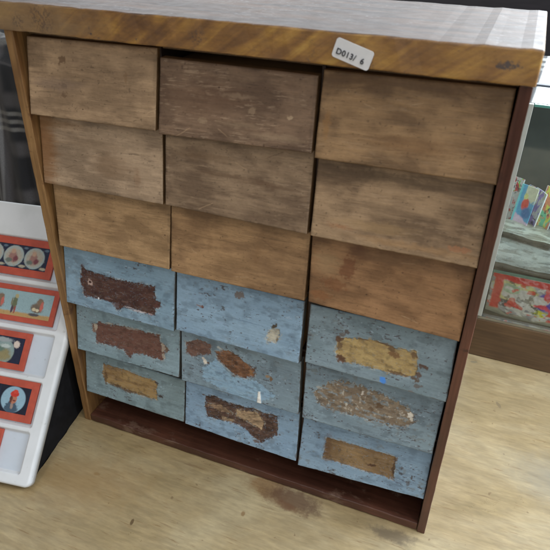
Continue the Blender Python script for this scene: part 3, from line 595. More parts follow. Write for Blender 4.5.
# lid: front edge painted by its own figure, glossy top
def lid_material():
    m, nt, b = new_mat('varnished_lid'); n = N(nt); c = n.coord()
    fg = n.noise(n.mapping(n.mapping(c, (1, 1, 1), (0, math.radians(36), 0)), (16, 40, 130)), 1, 4, .55, .5)
    fg2 = n.noise(n.mapping(c, (16, 30, 30)), 1, 4, .55, .6)
    fine = n.noise(n.mapping(c, (90, 500, 420)), 1, 4, .65)
    f = n.math('ADD', n.math('MULTIPLY', fg, .5), n.math('MULTIPLY', fg2, .5))
    col = n.ramp(n.mrange(f, .27, .75), [(0, L4((92, 58, 26))), (.4, L4((136, 94, 40))), (.7, L4((164, 120, 50))), (1, L4((192, 152, 72)))])
    col = n.mix(1, col, n.mrange(fine, .3, .7, .85, 1.1), 'MULTIPLY')
    # left end worn to bare grey wood
    sx = n.nt.nodes.new('ShaderNodeSeparateXYZ'); n.nt.links.new(c, sx.inputs[0])
    wn = n.noise(n.mapping(c, (14, 60, 60)), 1, 5, .65)
    left = n.math('ADD', sx.outputs[0], n.math('MULTIPLY', n.math('SUBTRACT', wn, .5), .16))
    col = n.mix(n.mrange(left, .02, .11, .75, 0), col, n.mix(n.noise(n.mapping(c, (30, 90, 160)), 1, 5, .6), L4((108, 82, 54)), L4((160, 132, 92))))
    sp = n.noise(c, 95, 4, .7); spm = n.noise(c, 24, 3, .6)
    col = n.mix(n.math('MULTIPLY', n.mrange(sp, .60, .70), n.mrange(spm, .5, .62)), col, L4((70, 56, 50)))
    for (bx, bz, br) in ((.178, .4445, .009), (.045, .446, .016), (.022, .441, .008), (.30, .437, .006)):
        dd = n.vmath('LENGTH', n.vmath('MULTIPLY', n.vmath('SUBTRACT', c, (bx, -.006, bz)), (1, .2, 1)), None, 1)
        spk = n.noise(c, 620, 3, .6)
        mk = n.math('MULTIPLY', n.mrange(dd, br * .3, br, 1, 0), n.mrange(spk, .50, .58))
        col = n.mix(n.math('MULTIPLY', mk, .5), col, L4((62, 46, 40)))
    gn = n.nt.nodes.new('ShaderNodeNewGeometry'); sz = n.nt.nodes.new('ShaderNodeSeparateXYZ'); n.nt.links.new(gn.outputs['True Normal'], sz.inputs[0])
    topc = n.mix(n.mrange(n.noise(n.mapping(c, (9, 70, 70)), 1, 5, .6), .35, .65), L4((54, 36, 24)), L4((88, 62, 42)))
    dust = n.math('MULTIPLY', n.mrange(n.noise(c, 240, 4, .7), .55, .72), n.mrange(n.noise(c, 14, 3, .6), .4, .65))
    topc = n.mix(n.math('MULTIPLY', dust, .5), topc, L4((176, 176, 178)))
    col = n.mix(n.mrange(sz.outputs[2], .6, .8), col, topc)
    n._in(b.inputs['Base Color'], col)
    scr = n.noise(n.mapping(c, (45, 110, 110), (0, 0, .12)), 1, 5, .7, .8)
    n._in(b.inputs['Roughness'], n.mrange(n.math('ADD', n.math('MULTIPLY', scr, .6), n.math('MULTIPLY', sp, .4)), .35, .68, .42, .6))
    b.inputs['Specular IOR Level'].default_value = .6
    b.inputs['Coat Weight'].default_value = .8; b.inputs['Coat Roughness'].default_value = .58
    hh = n.math('ADD', n.math('MULTIPLY', scr, .25), n.math('ADD', n.math('MULTIPLY', n.noise(c, 60, 4, .6), .5), n.math('MULTIPLY', n.noise(c, 330, 3, .6), .35)))
    n._in(b.inputs['Normal'], n.bump(hh, .35, .0012)); return m
lid = rough_board('lid', .001, .4018, -.006, .152, H, .4557, lid_material(), 11, 'x', .0014, .0006)

# price label stuck to the lid's front edge
A = np.array([.2785, .4521]); B = np.array([.3036, .4447]); D_ = np.array([.2755, .4403])
ux = (B - A) / np.linalg.norm(B - A); Lw = .0258; Lh = .0124
ang = math.atan2(ux[1], ux[0]); cx, cz = .2899, .4433
def rounded(w, h, r, n=8):
    o = []
    for (sx_, sy_, a0) in ((1, 1, 0), (-1, 1, 90), (-1, -1, 180), (1, -1, 270)):
        for k in range(n + 1):
            a = math.radians(a0 + 90 * k / n); o.append((sx_ * (w / 2 - r) + r * math.cos(a), sy_ * (h / 2 - r) + r * math.sin(a)))
    return o
bm = bmesh.new()
o2 = rounded(Lw, Lh, .0019)
vs = [bm.verts.new((x, -.0002, z)) for x, z in o2]; vb = [bm.verts.new((x, .0003, z)) for x, z in o2]
bm.faces.new(vs); bm.faces.new(vb[::-1])
for k in range(len(vs)): bm.faces.new((vs[k], vb[k], vb[(k + 1) % len(vs)], vs[(k + 1) % len(vs)]))
bmesh.ops.recalc_face_normals(bm, faces=bm.faces[:])
stk = from_bm('price_label', bm, plain('label_paper', (226, 226, 228), .5, 0, .04, 80, .05), cab)
stk.location = (cx, -.0073, cz); stk.rotation_euler = (0, -ang, 0)
def text_mesh(name, body, size, mat, parent, loc, rot, bold=.0, align='LEFT', sx=1):
    cu = bpy.data.curves.new('lettering_curve', 'FONT'); cu.body = body; cu.size = size; cu.extrude = .0002; cu.offset = bold
    cu.align_x = align; cu.space_character = 1.05
    t = bpy.data.objects.new('lettering_tmp', cu); COL.objects.link(t)
    dg = bpy.context.evaluated_depsgraph_get(); me = bpy.data.meshes.new_from_object(t.evaluated_get(dg))
    bpy.data.objects.remove(t); bpy.data.curves.remove(cu)
    me.name = name; me.materials.clear()
    o = link(name, me, mat, parent); o.location = loc; o.rotation_euler = rot; o.scale = (sx, 1, 1); return o
M_ink = plain('black_ink', (34, 34, 40), .6, 0, .05, 80, 0)
text_mesh('lettering', 'D013/  6', .0052, M_ink, stk, (-.0108, -.0006, -.0034), (math.pi / 2, 0, 0), .00006)

# ------------------------------------------------------------------ white tray of lantern slides
TO = Vector((.0149, -.1111, .01)); psi, tau = math.radians(8.4837), math.radians(44.7451)
TU = Vector((math.cos(psi), math.sin(psi), 0)); TVh = Vector((-math.sin(psi), math.cos(psi), 0))
TV = TVh * math.cos(tau) + Vector((0, 0, math.sin(tau))); TN = TU.cross(TV)
TM = Matrix(((TU.x, TV.x, TN.x, TO.x), (TU.y, TV.y, TN.y, TO.y), (TU.z, TV.z, TN.z, TO.z), (0, 0, 0, 1)))
TW, TL = .205, .3013
CELLS = [(.2135, .2620), (.1620, .2092), (.1105, .1578), (.0585, .1064), (.0112, .0545)]
def make_tray():
    nu, nv = 300, 430
    u = np.linspace(-TW, 0, nu); v = np.linspace(0, TL, nv)
    UU, VV = np.meshgrid(u, v, indexing='ij'); X = UU.ravel(); Y = VV.ravel()
    # clamp to a rounded rectangle
    r = .0075; cx_, cy_ = -TW / 2, TL / 2; hx, hy = TW / 2 - r, TL / 2 - r
    dx = np.abs(X - cx_) - hx; dy = np.abs(Y - cy_) - hy
    mm = (dx > 0) & (dy > 0); ln = np.hypot(dx, dy)
    # map the square corner region onto the arc
    big = np.maximum(dx, dy); k = np.where(mm & (ln > 1e-9), big / np.maximum(ln, 1e-9), 1)
    X = np.where(mm, cx_ + np.sign(X - cx_) * (hx + dx * k), X); Y = np.where(mm, cy_ + np.sign(Y - cy_) * (hy + dy * k), Y)
    dx = np.abs(X - cx_) - hx; dy = np.abs(Y - cy_) - hy
    edge = r - np.where((dx > 0) & (dy > 0), np.hypot(dx, dy), np.maximum(dx, dy))   # distance from outer edge
    R = .0032; q = np.clip(1 - edge / R, 0, 1)
    h = -R * (1 - np.sqrt(np.clip(1 - q * q, 0, 1))); cell = np.zeros_like(X)
    for (v0, v1) in CELLS:
        u0, u1 = -TW + .0136, -.0136; rc = .003
        ax = np.abs(X - (u0 + u1) / 2) - ((u1 - u0) / 2 - rc); ay = np.abs(Y - (v0 + v1) / 2) - ((v1 - v0) / 2 - rc)
        d = np.where((ax > 0) & (ay > 0), np.hypot(ax, ay), np.maximum(ax, ay)) - rc
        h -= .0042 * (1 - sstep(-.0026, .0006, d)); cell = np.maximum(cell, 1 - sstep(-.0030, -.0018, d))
    h += (fbm(X * 40, Y * 40, 300, 3) - .5) * .0006
    top = np.stack([X, Y, h], 1); F = [grid_faces(nu, nv)]
    idx = np.arange(nu * nv).reshape(nu, nv)
    ring = np.concatenate([idx[:, 0], idx[-1, 1:], idx[-2::-1, -1], idx[0, -2:0:-1]]); n = len(ring)
    V = [top]; off = len(top)
    k = np.arange(n); prev = ring
    for dep in (-.0098,):
        b = top[ring].copy(); b[:, 2] = dep; V.append(b)
        cur = off + k; F.append(np.stack([prev[k], cur[k], cur[(k + 1) % n], prev[(k + 1) % n]], 1)); prev = cur; off += n
    c = top[ring].copy(); c[:, 2] = -.0085; c[:, 0] = -TW / 2 + (c[:, 0] + TW / 2) * .97; c[:, 1] = TL / 2 + (c[:, 1] - TL / 2) * .98
    V.append(c); cur = off + k; F.append(np.stack([prev[k], cur[k], cur[(k + 1) % n], prev[(k + 1) % n]], 1)); off += n
    V = np.concatenate(V)
    M = np.array(TM)
    Vw = V @ M[:3, :3].T + M[:3, 3]
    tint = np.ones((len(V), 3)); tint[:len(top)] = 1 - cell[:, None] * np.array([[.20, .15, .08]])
    return Vw, np.concatenate(F), tint
def tray_mat():
    m, nt, b = new_mat('white_tray_plastic'); n = N(nt); c = n.coord()
    f = n.noise(c, 30, 5, .6); f2 = n.noise(c, 160, 4, .6)
    col = n.mix(n.mrange(f, .4, .75, 0, .5), L4((216, 218, 220)), L4((196, 199, 199)))
    col = n.mix(n.mrange(f2, .66, .74, 0, .35), col, L4((150, 148, 140)))
    col = n.mix(1, col, n.attr('paint'), 'MULTIPLY')
    n._in(b.inputs['Base Color'], col); b.inputs['Roughness'].default_value = .38
    b.inputs['Subsurface Weight'].default_value = .12; b.inputs['Subsurface Radius'].default_value = (.004, .004, .004); b.inputs['Subsurface Scale'].default_value = 1
    n._in(b.inputs['Normal'], n.bump(f2, .06, .0006)); return m
tray = empty('slide_tray', TO[:], 'white moulded plastic tray with shallow rows, propped on a slope left of the cabinet', 'tray')
V_, F_, Ct_ = make_tray()
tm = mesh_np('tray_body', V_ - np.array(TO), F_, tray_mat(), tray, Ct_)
st_bm = bmesh.new()
# black prop under the tray: a wedge whose side shows beside the cabinet
M_blk = plain('black_card', (22, 22, 25), .8, 0, .3, 90, .2, .2)
def tw(u, v, nn): return TO + TU * u + TV * v + TN * nn
def wedge_pts(u):
    n = 26; pts = []
    lo = tw(u, .012, -.0095); hi = tw(u, .294, -.0095)
    for k in range(n): pts.append(lo.lerp(hi, k / (n - 1)))
    back = Vector((hi.x, hi.y, 0)) ; front = Vector((lo.x, lo.y, 0))
    low = [back.lerp(front, k / (n - 1)) for k in range(n)]
    return pts, low
rows = []
for u in (-.0085, -TW + .0085):
    a, b = wedge_pts(u); rows.append([st_bm.verts.new(p - TO + TU * ((random.random() - .5) * .0016)) for p in a + b])
n = len(rows[0])
st_bm.faces.new(rows[0]); st_bm.faces.new(rows[1][::-1])
for k in range(n): st_bm.faces.new((rows[0][k], rows[1][k], rows[1][(k + 1) % n], rows[0][(k + 1) % n]))
bmesh.ops.recalc_face_normals(st_bm, faces=st_bm.faces[:])
prop = from_bm('sloping_stand', st_bm, M_blk, None); prop.location = TO
tag(prop, 'black sloping stand holding up the white slide tray', 'stand')

M_red = plain('red_orange_slide_frame', (180, 78, 58), .5, 0, .1, 120, .08)
def ell(X, Y, cx, cy, rx, ry, soft=.12, n=None):
    d = np.hypot((X - cx) / rx, (Y - cy) / ry)
    if n is not None: d = d + n
    return 1 - sstep(1 - soft, 1 + soft, d)
def over(C, k, c): return C * (1 - k[:, None]) + mean_col(c)[None] * k[:, None]
def pic(kind, X, Y, w, h):
    """X mm measured leftwards from the right inner edge, Y mm up"""
    nn = (fbm(X / 1.6, Y / 1.6, 400 + kind, 3) - .5) * .5; n2 = fbm(X / .8, Y / .8, 420 + kind, 3)
    C = np.tile(mean_col((34, 38, 58)), (len(X), 1)) * (.8 + .5 * n2)[:, None]
    if kind == 1:
        for cx in (17, 43, 69):
            C = over(C, ell(X, Y, cx, h * .5, 12.4, 12.2, .06), (150, 168, 170))
            C = over(C, ell(X, Y, cx, h * .5, 10.8, 10.6, .25, nn), (168, 160, 146))
            C = over(C, ell(X, Y, cx + 1, h * .46, 5.0, 6.4, .3, nn), (150, 112, 104))
            C = over(C, ell(X, Y, cx + 1.5, h * .70, 2.6, 2.8, .3, nn), (178, 146, 124))
            C = over(C, ell(X, Y, cx - 3, h * .38, 3.0, 3.4, .4, nn), (116, 66, 72))
            C = over(C, ell(X, Y, cx + 5, h * .3, 4, 2.6, .4, nn), (104, 112, 104))
        for cx in (30, 56, 4):
            C = over(C, ell(X, Y, cx, h * .1, 4.0, 1.6, .4, nn), (168, 160, 140))
            C = over(C, ell(X, Y, cx, h * .9, 2.6, 1.4, .4, nn), (88, 104, 120))
    elif kind == 2:
        C = np.tile(mean_col((146, 172, 178)), (len(X), 1)) * (.93 + .14 * n2)[:, None]
        gk = 1 - sstep(-1, 1.2, Y - h * .17 + nn * 3); C = over(C, gk, (178, 146, 98))
        for cx in (45.5, 84):                      # a standing figure
            C = over(C, ell(X, Y, cx, h * .5, 3.0, 7.5, .25, nn), (104, 110, 84))
            C = over(C, ell(X, Y, cx - 1.0, h * .78, 2.2, 2.4, .25, nn), (172, 160, 120))
            C = over(C, ell(X, Y, cx + 1.6, h * .24, 1.4, 4.4, .25, nn), (84, 66, 78))
            C = over(C, ell(X, Y, cx - 1.6, h * .24, 1.2, 4.4, .25, nn), (150, 82, 76))
            C = over(C, ell(X, Y, cx + 3.6, h * .55, 1.0, 4.4, .3, nn), (124, 120, 96))
        for cx in (17.5, 66):                      # a laden low cart
            C = over(C, ell(X, Y, cx, h * .42, 7.4, 5.6, .25, nn), (112, 100, 88))
            C = over(C, ell(X, Y, cx - 2.5, h * .66, 4.2, 4.2, .25, nn), (126, 106, 88))
            C = over(C, ell(X, Y, cx - 5.2, h * .5, 2.0, 5.0, .3, nn), (190, 104, 92))
            C = over(C, ell(X, Y, cx + 3.2, h * .36, 2.2, 1.8, .3, nn), (206, 192, 160))
            C = over(C, ell(X, Y, cx - 1.0, h * .34, 1.8, 1.6, .3, nn), (210, 200, 170))
            C = over(C, ell(X, Y, cx + 2, h * .15, 6.4, 1.6, .3, nn), (84, 80, 84))
    elif kind == 3:
        for cx in (25, 66):
            C = over(C, ell(X, Y, cx, h * .40, 15, 13.6, .05), (132, 150, 148))
            C = over(C, ell(X, Y, cx + 1, h * .28, 13, 7.5, .3, nn), (138, 128, 92))
            C = over(C, ell(X, Y, cx + 4, h * .5, 7, 3.6, .4, nn), (96, 116, 104))
            C = over(C, ell(X, Y, cx - 3, h * .62, 6, 2.0, .4, nn), (176, 186, 182))
            C = over(C, ell(X, Y, cx + 2, h * .86, 12, 2.4, .4, nn), (150, 156, 158))
            C = over(C, ell(X, Y, cx - 16.2, h * .74, 3.4, 3.8, .25, nn), (206, 190, 178))
    else:
        for cx in (18.6, 54):
            C = over(C, ell(X, Y, cx, h * .5, 14.2, 13.6, .05), (140, 170, 186))
            C = over(C, ell(X, Y, cx + .5, h * .18, 7.6, 6.6, .15, nn), (66, 84, 100))
            C = over(C, ell(X, Y, cx, h * .26, 1.6, 3.4, .3, nn), (150, 130, 120))
            C = over(C, ell(X, Y, cx - .3, h * .52, 3.9, 4.9, .15, nn * .5), (172, 112, 88))
            C = over(C, ell(X, Y, cx + 2.6, h * .50, 1.7, 4.0, .25, nn), (96, 58, 48))
            C = over(C, ell(X, Y, cx - .3, h * .71, 5.2, 3.1, .15, nn * .5), (188, 58, 44))
            C = over(C, ell(X, Y, cx - 1, h * .80, 3.0, 2.2, .2, nn * .5), (196, 70, 54))
            C = over(C, ell(X, Y, cx - 1.2, h * .46, 2.0, .8, .3, nn), (120, 64, 56))
            k = ell(X, Y, cx, h * .5, 14.2, 13.6, .05); C = np.where((k < .02)[:, None] & (np.abs(X - cx) < 17)[:, None], np.tile(mean_col((30, 32, 46)), (len(X), 1)), C)
    C *= (1 - .12 * sstep(.66, .74, fbm(X / 1.2, Y / 1.2, 440 + kind, 3)))[:, None]
    return C
SL = [ # right end u, v0, v1, frame width, length, picture, tilt, label
 (.0375, .2166, .2600, .0083, .118, 1, -.006, 'red framed lantern slide with a row of round portraits, top row of the white tray'),
 (.0206, .1660, .2060, .0058, .118, 2, 0, 'red framed lantern slide with pale blue sky and two small figures on sand'),
 (.0405, .1142, .1552, .0066, .105, 3, 0, 'red framed lantern slide with a round landscape and a pale moon'),
 (.0171, .0625, .1055, .0077, .118, 4, 0, 'red framed lantern slide with an oval portrait in a red hat'),
 (.0448, .0150, .0525, .0066, .095, 3, 0, 'red framed lantern slide in the lowest row, only its end showing'),
]
for (ue, v0, v1, fw, ln, kind, tilt, label) in SL:
    root = empty('lantern_slide', tw(-ue, v0, -.0038)[:], label, 'lantern slide', 'lantern slides in the white tray')
    R3 = TM.to_3x3().to_4x4() @ Matrix.Rotation(tilt, 4, 'Z')
    w = v1 - v0
    bm = bmesh.new()
    add_box(bm, -fw, 0, 0, w, 0, .0028, .0004)
    add_box(bm, -ln, -ln + fw, 0, w, 0, .0028, .0004)
    add_box(bm, -ln + fw - .0003, -fw + .0003, 0, fw, 0, .0027, .0004)
    add_box(bm, -ln + fw - .0003, -fw + .0003, w - fw, w, 0, .0027, .0004)
    bmesh.ops.transform(bm, matrix=R3, verts=bm.verts[:])
    from_bm('frame', bm, M_red, root)
    nu, nv = 200, 76
    a = np.linspace(-ln + fw - .0002, -fw + .0002, nu); b = np.linspace(fw - .0002, w - fw + .0002, nv)
    AA, BB = np.meshgrid(a, b, indexing='ij'); X = AA.ravel(); Y = BB.ravel()
    pw, ph = (ln - 2 * fw) * 1000, (w - 2 * fw) * 1000
    C = pic(kind, (-fw - X) * 1000, (Y - fw) * 1000, pw, ph)
    top = np.stack([X, Y, np.full_like(X, .0020)], 1); bot = top.copy(); bot[:, 2] = .0008
    idx = np.arange(nu * nv).reshape(nu, nv); ring = np.concatenate([idx[:, 0], idx[-1, 1:], idx[-2::-1, -1], idx[0, -2:0:-1]]); n = len(ring); k = np.arange(n)
    V = np.concatenate([top, bot[ring]]); F = np.concatenate([grid_faces(nu, nv), np.stack([ring[k], nu * nv + k, nu * nv + (k + 1) % n, ring[(k + 1) % n]], 1)])
    M = np.array(R3)[:3, :3]
    mesh_np('picture_glass', V @ M.T, F, M_slide_pic, root, np.concatenate([C, C[ring]]), smooth=False)

# ------------------------------------------------------------------ plaid cloth behind the tray
def plaid():
    m, nt, b = new_mat('dark_plaid_wool'); n = N(nt)
    uv = n.coord('UV'); s = nt.nodes.new('ShaderNodeSeparateXYZ'); nt.links.new(uv, s.inputs[0])
    def bars(sock, period, offs, wid):
        r = None
        for o in offs:
            t = n.math('ABSOLUTE', n.math('SUBTRACT', n.math('FRACT', n.math('ADD', n.math('DIVIDE', sock, period), o)), .5))
            k = n.mrange(t, wid * .3, wid, 1, 0)
            r = k if r is None else n.math('MAXIMUM', r, k)
        return r
    hb = bars(s.outputs[1], .17, (0.34, .42, .50), .03)
    vb = bars(s.outputs[0], .15, (.0, .07), .03)
    wide = n.math('MAXIMUM', bars(s.outputs[1], .085, (.9,), .22), bars(s.outputs[0], .08, (.5,), .22))
    weave = n.noise(n.mapping(uv, (900, 900, 1)), 1, 2, .5)
    col = n.mix(n.math('MULTIPLY', wide, .6), L4((26, 25, 26)), L4((72, 68, 67)))
    col = n.mix(n.math('MULTIPLY', vb, .45), col, L4((112, 110, 108)))
    col = n.mix(n.math('MULTIPLY', hb, .5), col, L4((118, 114, 108)))
    col = n.mix(1, col, n.mrange(weave, .3, .7, .75, 1.2), 'MULTIPLY')
    n._in(b.inputs['Base Color'], col); b.inputs['Roughness'].default_value = .95; b.inputs['Specular IOR Level'].default_value = .15
    b.inputs['Sheen Weight'].default_value = .2
    n._in(b.inputs['Normal'], n.bump(weave, .3, .0008)); return m
def cloth():
    nth, npz = 360, 70
    th = np.linspace(0, 2 * math.pi, nth, endpoint=False); pz = np.linspace(0, 1, npz)
    T, Pz = np.meshgrid(th, pz, indexing='ij'); T = T.ravel(); Pz = Pz.ravel()
    hx, hy, hz = .30, .11, .315
    rr = ((np.abs(np.cos(T)) / hx) ** 6 + (np.abs(np.sin(T)) / hy) ** 6) ** (-1 / 6)
    topf = np.clip(Pz / .3, 0, 1); sk = np.clip((Pz - .3) / .7, 0, 1)
    r = rr * topf
    fold = (.5 * np.sin(T * 17 + 1.1 * np.sin(3 * T)) + .5 * np.sin(T * 29 + 2)) * .012 + (fbm(T * 9, Pz * 3, 510, 3) - .5) * .02
    r = r + sk * (.02 + .03 * sk) + fold * (sk ** .7)
    z = hz - .03 * topf ** 6 - (hz - .03 - .004) * sk + (fbm(np.cos(T) * topf * 4, np.sin(T) * topf * 4, 520, 3) - .5) * .035 * (1 - sk)
    X = r * np.cos(T); Y = r * np.sin(T)
    V = np.stack([X, Y, np.maximum(z, .002)], 1)
    i, j = np.meshgrid(np.arange(nth), np.arange(npz - 1), indexing='ij'); i2 = (i + 1) % nth
    F = np.stack([(i * npz + j).ravel(), (i * npz + j + 1).ravel(), (i2 * npz + j + 1).ravel(), (i2 * npz + j).ravel()], 1)
    uv = np.stack([X, np.where(sk > 0, V[:, 2], hz + Y + .11)], 1)
    return V, F, uv
V_, F_, uv_ = cloth()
cl = mesh_np('plaid_cloth', V_, F_, plaid(), None, None, True, uv_); cl.location = (-.52, .52, 0)
tag(cl, 'dark plaid cloth with pale grey stripes heaped behind the white tray', 'cloth')

# ------------------------------------------------------------------ glass display case at the right
case = empty('display_case', (.7, .302, 0), 'glass fronted display case on a brown wooden plinth right of the cabinet', 'display case')
inv = Matrix.Translation((-.7, -.302, 0))
def cbox(name, *a, bev=.0006):
    o = box(name, *a[:6], a[6], case, bev); o.matrix_parent_inverse = inv; return o
X0, X1, Y0, Y1, ZT = .4085, 1.0, .302, .56, .345
M_plinth = wood('brown_plinth_wood', (74, 54, 36), (104, 80, 54), 'X', .8, .5)
M_grey = plain('dark_grey_back', (74, 76, 72), .6, 0, .12, 20, .1)
M_white = plain('pale_laminate', (206, 208, 208), .3, 0, .05, 20, .04)
M_floor = plain('case_floor_board', (128, 122, 104), .5, 0, .15, 40, .1)
M_alu = plain('pale_metal_post', (172, 176, 170), .38, .1, .06, 60, .05)
M_dk = plain('dark_rubber_seal', (70, 76, 86), .4, 0, .1, 40, .05)
M_edge = plain('green_glass_edge', (92, 148, 138), .15, 0, .1, 40, .02)
M_glass = glass_mat('clear_glass')
cbox('plinth', X0, X1, Y0, Y1, .0005, .060, M_plinth, bev=.0012)
cbox('case_floor', X0 + .001, X1 - .001, Y0 + .001, Y1 - .001, .0602, .064, M_floor)
cbox('back_panel', X0 + .008, X1 - .008, Y1 - .075, Y1 - .066, .0645, ZT - .006, M_grey)
cbox('corner_post', X0 - .0005, X0 + .0055, Y0 + .0005, Y0 + .007, .0645, ZT - .0006, M_alu)
cbox('corner_post', X1 - .006, X1, Y0 + .0005, Y0 + .007, .0645, ZT - .0006, M_alu)
gf = cbox('glass_front', X0 + .006, X1 - .0065, Y0 + .001, Y0 + .005, .0645, ZT - .0035, M_glass, bev=0)
ge = cbox('glass_edge', X0 + .006, X1 - .0065, Y0 + .0008, Y0 + .0052, ZT - .0033, ZT - .0004, M_edge, bev=.0004)
for xx in (X0, X1 - .004): cbox('glass_side', xx, xx + .004, Y0 + .0075, Y1 - .077, .0645, ZT - .002, M_glass, bev=0)
cbox('glass_shelf', X0 + .0045, X1 - .0045, Y0 + .0062, Y1 - .078, .1305, .1345, M_glass, bev=0)
cbox('shelf_edge', X0 + .0062, X1 - .0065, Y0 + .0054, Y0 + .0060, .1306, .1344, M_edge, bev=0)
cbox('top_panel', X0, X1, Y0 + .093, Y1, ZT - .003, ZT + .0004, glass_mat('top_panel_pane', (240, 246, 244), 1.24), bev=.0006)
cbox('top_seal', X0, X1, Y0 + .084, Y0 + .0925, ZT - .004, ZT + .001, M_dk, bev=.0008)
cbox('top_glass', X0, X1, Y0 + .0056, Y0 + .0835, ZT - .003, ZT - .0002, glass_mat('top_glass_pane', (240, 246, 244), 1.24), bev=0)

def card_grid(w, h, nu, nv, fn, bend=0, th=.002):
    a = np.linspace(0, 1, nu); b = np.linspace(0, 1, nv); AA, BB = np.meshgrid(a, b, indexing='ij'); U = AA.ravel(); V = BB.ravel()
    C = fn(U, V)
    y = bend * np.sin(U * math.pi)
    f = np.stack([U * w, y, V * h], 1); bk = f.copy(); bk[:, 1] += th
    idx = np.arange(nu * nv).reshape(nu, nv); ring = np.concatenate([idx[:, 0], idx[-1, 1:], idx[-2::-1, -1], idx[0, -2:0:-1]]); n = len(ring); k = np.arange(n); o = nu * nv
    F = np.concatenate([grid_faces(nu, nv), grid_faces(nu, nv, o, True), np.stack([ring[k], o + ring[k], o + ring[(k + 1) % n], ring[(k + 1) % n]], 1)])
    return np.concatenate([f, bk]), F, np.concatenate([C, C * .8 + .15 * mean_col((220, 220, 215))])
def cover(seed, cols):
    def fn(U, V):
        C = np.tile(mean_col(cols[0]), (len(U), 1))
        for k, c in enumerate(cols[1:]):
            q = fbm(U * 4.2 + k * 5, V * 6.5 + k * 3, seed + k * 13, 4)
            C = over(C, sstep(.52, .57, q), c)
        ln_ = sstep(.55, .62, fbm(U * 9, V * 26, seed + 77, 2)) * sstep(.5, .55, fbm(U * 2, V * 4, seed + 79, 2)); C = over(C, ln_ * .8, (40, 40, 56))
        C = over(C, (1 - sstep(.02, .04, np.minimum(U, 1 - U))) * .8, (226, 232, 232))
        return C
    return fn
def stripcover(U, V):                     # blue cover, red and yellow blocks above, pink below
    C = np.tile(mean_col((70, 136, 172)), (len(U), 1)); q = (fbm(U * 5, V * 6, 601, 3) - .5) * .25
    C = over(C, sstep(.66, .72, V + q) * sstep(.3, .36, U), (190, 186, 160))
    C = over(C, ell(U, V, .5, .62, .2, .13, .2, q), (196, 62, 54))
    C = over(C, ell(U, V, .42, .78, .12, .06, .2, q), (214, 196, 120))
    C = over(C, ell(U, V, .7, .45, .28, .12, .3, q), (48, 96, 146))
    C = over(C, 1 - sstep(.24, .30, V - .35 * (1 - U) * .4 + q * .4), (212, 162, 188))
    C = over(C, 1 - sstep(.08, .16, U), (96, 172, 214))
    return C
CB = [ # x, y, yaw deg, lean deg, w, h, cover, label
 (.4085, .470, -30, 8, .022, .062, cover(611, [(232, 236, 230), (120, 200, 80), (214, 60, 70), (232, 236, 230)]), 'white picture booklet with green and red spots, beside the corner post'),
 (.4235, .428, -32, 9, .025, .068, stripcover, 'blue picture booklet with red and pink blocks, standing in the display case'),
 (.4415, .436, -58, 7, .024, .064, cover(631, [(208, 208, 198), (160, 166, 150), (130, 116, 170)]), 'pale grey booklet standing edge on between two bright ones'),
 (.4530, .428, -40, 9, .024, .071, cover(641, [(206, 220, 80), (236, 200, 130), (100, 170, 140), (220, 120, 90)]), 'yellow-green picture booklet just right of the pale grey one'),
 (.4700, .420, -34, 11, .030, .068, cover(645, [(230, 190, 130), (214, 90, 70), (120, 180, 160), (90, 120, 190)]), 'orange and red picture booklet right of the yellow-green one'),
 (.4345, .452, -48, 6, .022, .060, cover(651, [(138, 122, 118), (190, 110, 100), (70, 90, 140)]), 'dull brownish booklet set back behind the blue one'),
 (.4600, .444, -46, 6, .020, .070, cover(681, [(236, 236, 236), (220, 70, 110), (110, 190, 90)]), 'white booklet with pink and green blots, set back behind the yellow-green one'),
 (.4760, .436, -40, 6, .020, .072, cover(691, [(240, 150, 180), (250, 230, 120), (90, 140, 200)]), 'pink booklet set back at the right edge of the photo'),
 (.500, .415, -30, 10, .036, .068, cover(661, [(90, 150, 200), (230, 220, 120), (200, 80, 80)]), 'blue and yellow booklet farthest right on the glass shelf'),
]
for (x, y, yaw, lean, w, h, fn, label) in CB:
    V, F, C = card_grid(w, h, 60, 90, fn, .0012, .0018)
    o = mesh_np('picture_booklet', V, F, M_cover, None, np.clip(C * 1.9, 0, .88), smooth=False)
    o.location = (x, y, .1352); o.rotation_euler = (math.radians(-lean), 0, math.radians(yaw))
    tag(o, label, 'booklet', 'picture booklets in the display case')
# clear-wrapped papers lying on the shelf in front of them
def sheet(name, x, y, w, d, z, yaw, seed, col1, col2, label, th=.004):
    nu, nv = 70, 60
    a = np.linspace(0, 1, nu); b = np.linspace(0, 1, nv); AA, BB = np.meshgrid(a, b, indexing='ij'); U = AA.ravel(); V = BB.ravel()
    hgt = (fbm(U * 3, V * 3, seed, 3) - .3) * .007 + .004 * np.maximum(0, .3 - V) + .001
    C = np.tile(mean_col(col1), (len(U), 1)); q = fbm(U * 4 + V, V * 7, seed + 3, 4)
    C = over(C, sstep(.45, .6, q), col2)
    C = over(C, sstep(.62, .66, fbm(U * 5, V * 14, seed + 5, 3)) * .5, (96, 92, 82))
    e = np.minimum(np.minimum(U, 1 - U), np.minimum(V, 1 - V)); C = over(C, 1 - sstep(.008, .02, e), (84, 80, 70))
    f = np.stack([(U - .5) * w, (V - .5) * d, np.maximum(hgt, .0005) + th], 1); bk = f.copy(); bk[:, 2] = hgt * .2
    idx = np.arange(nu * nv).reshape(nu, nv); ring = np.concatenate([idx[:, 0], idx[-1, 1:], idx[-2::-1, -1], idx[0, -2:0:-1]]); n = len(ring); k = np.arange(n)
    F = np.concatenate([grid_faces(nu, nv), np.stack([ring[k], nu * nv + k, nu * nv + (k + 1) % n, ring[(k + 1) % n]], 1)])
    o = mesh_np(name, np.concatenate([f, bk[ring]]), F, M_cover, None, np.concatenate([C, C[ring] * .5]))
    o.location = (x, y, z); o.rotation_euler = (0, 0, math.radians(yaw)); return tag(o, label, 'packet', 'wrapped packets on the glass shelf')
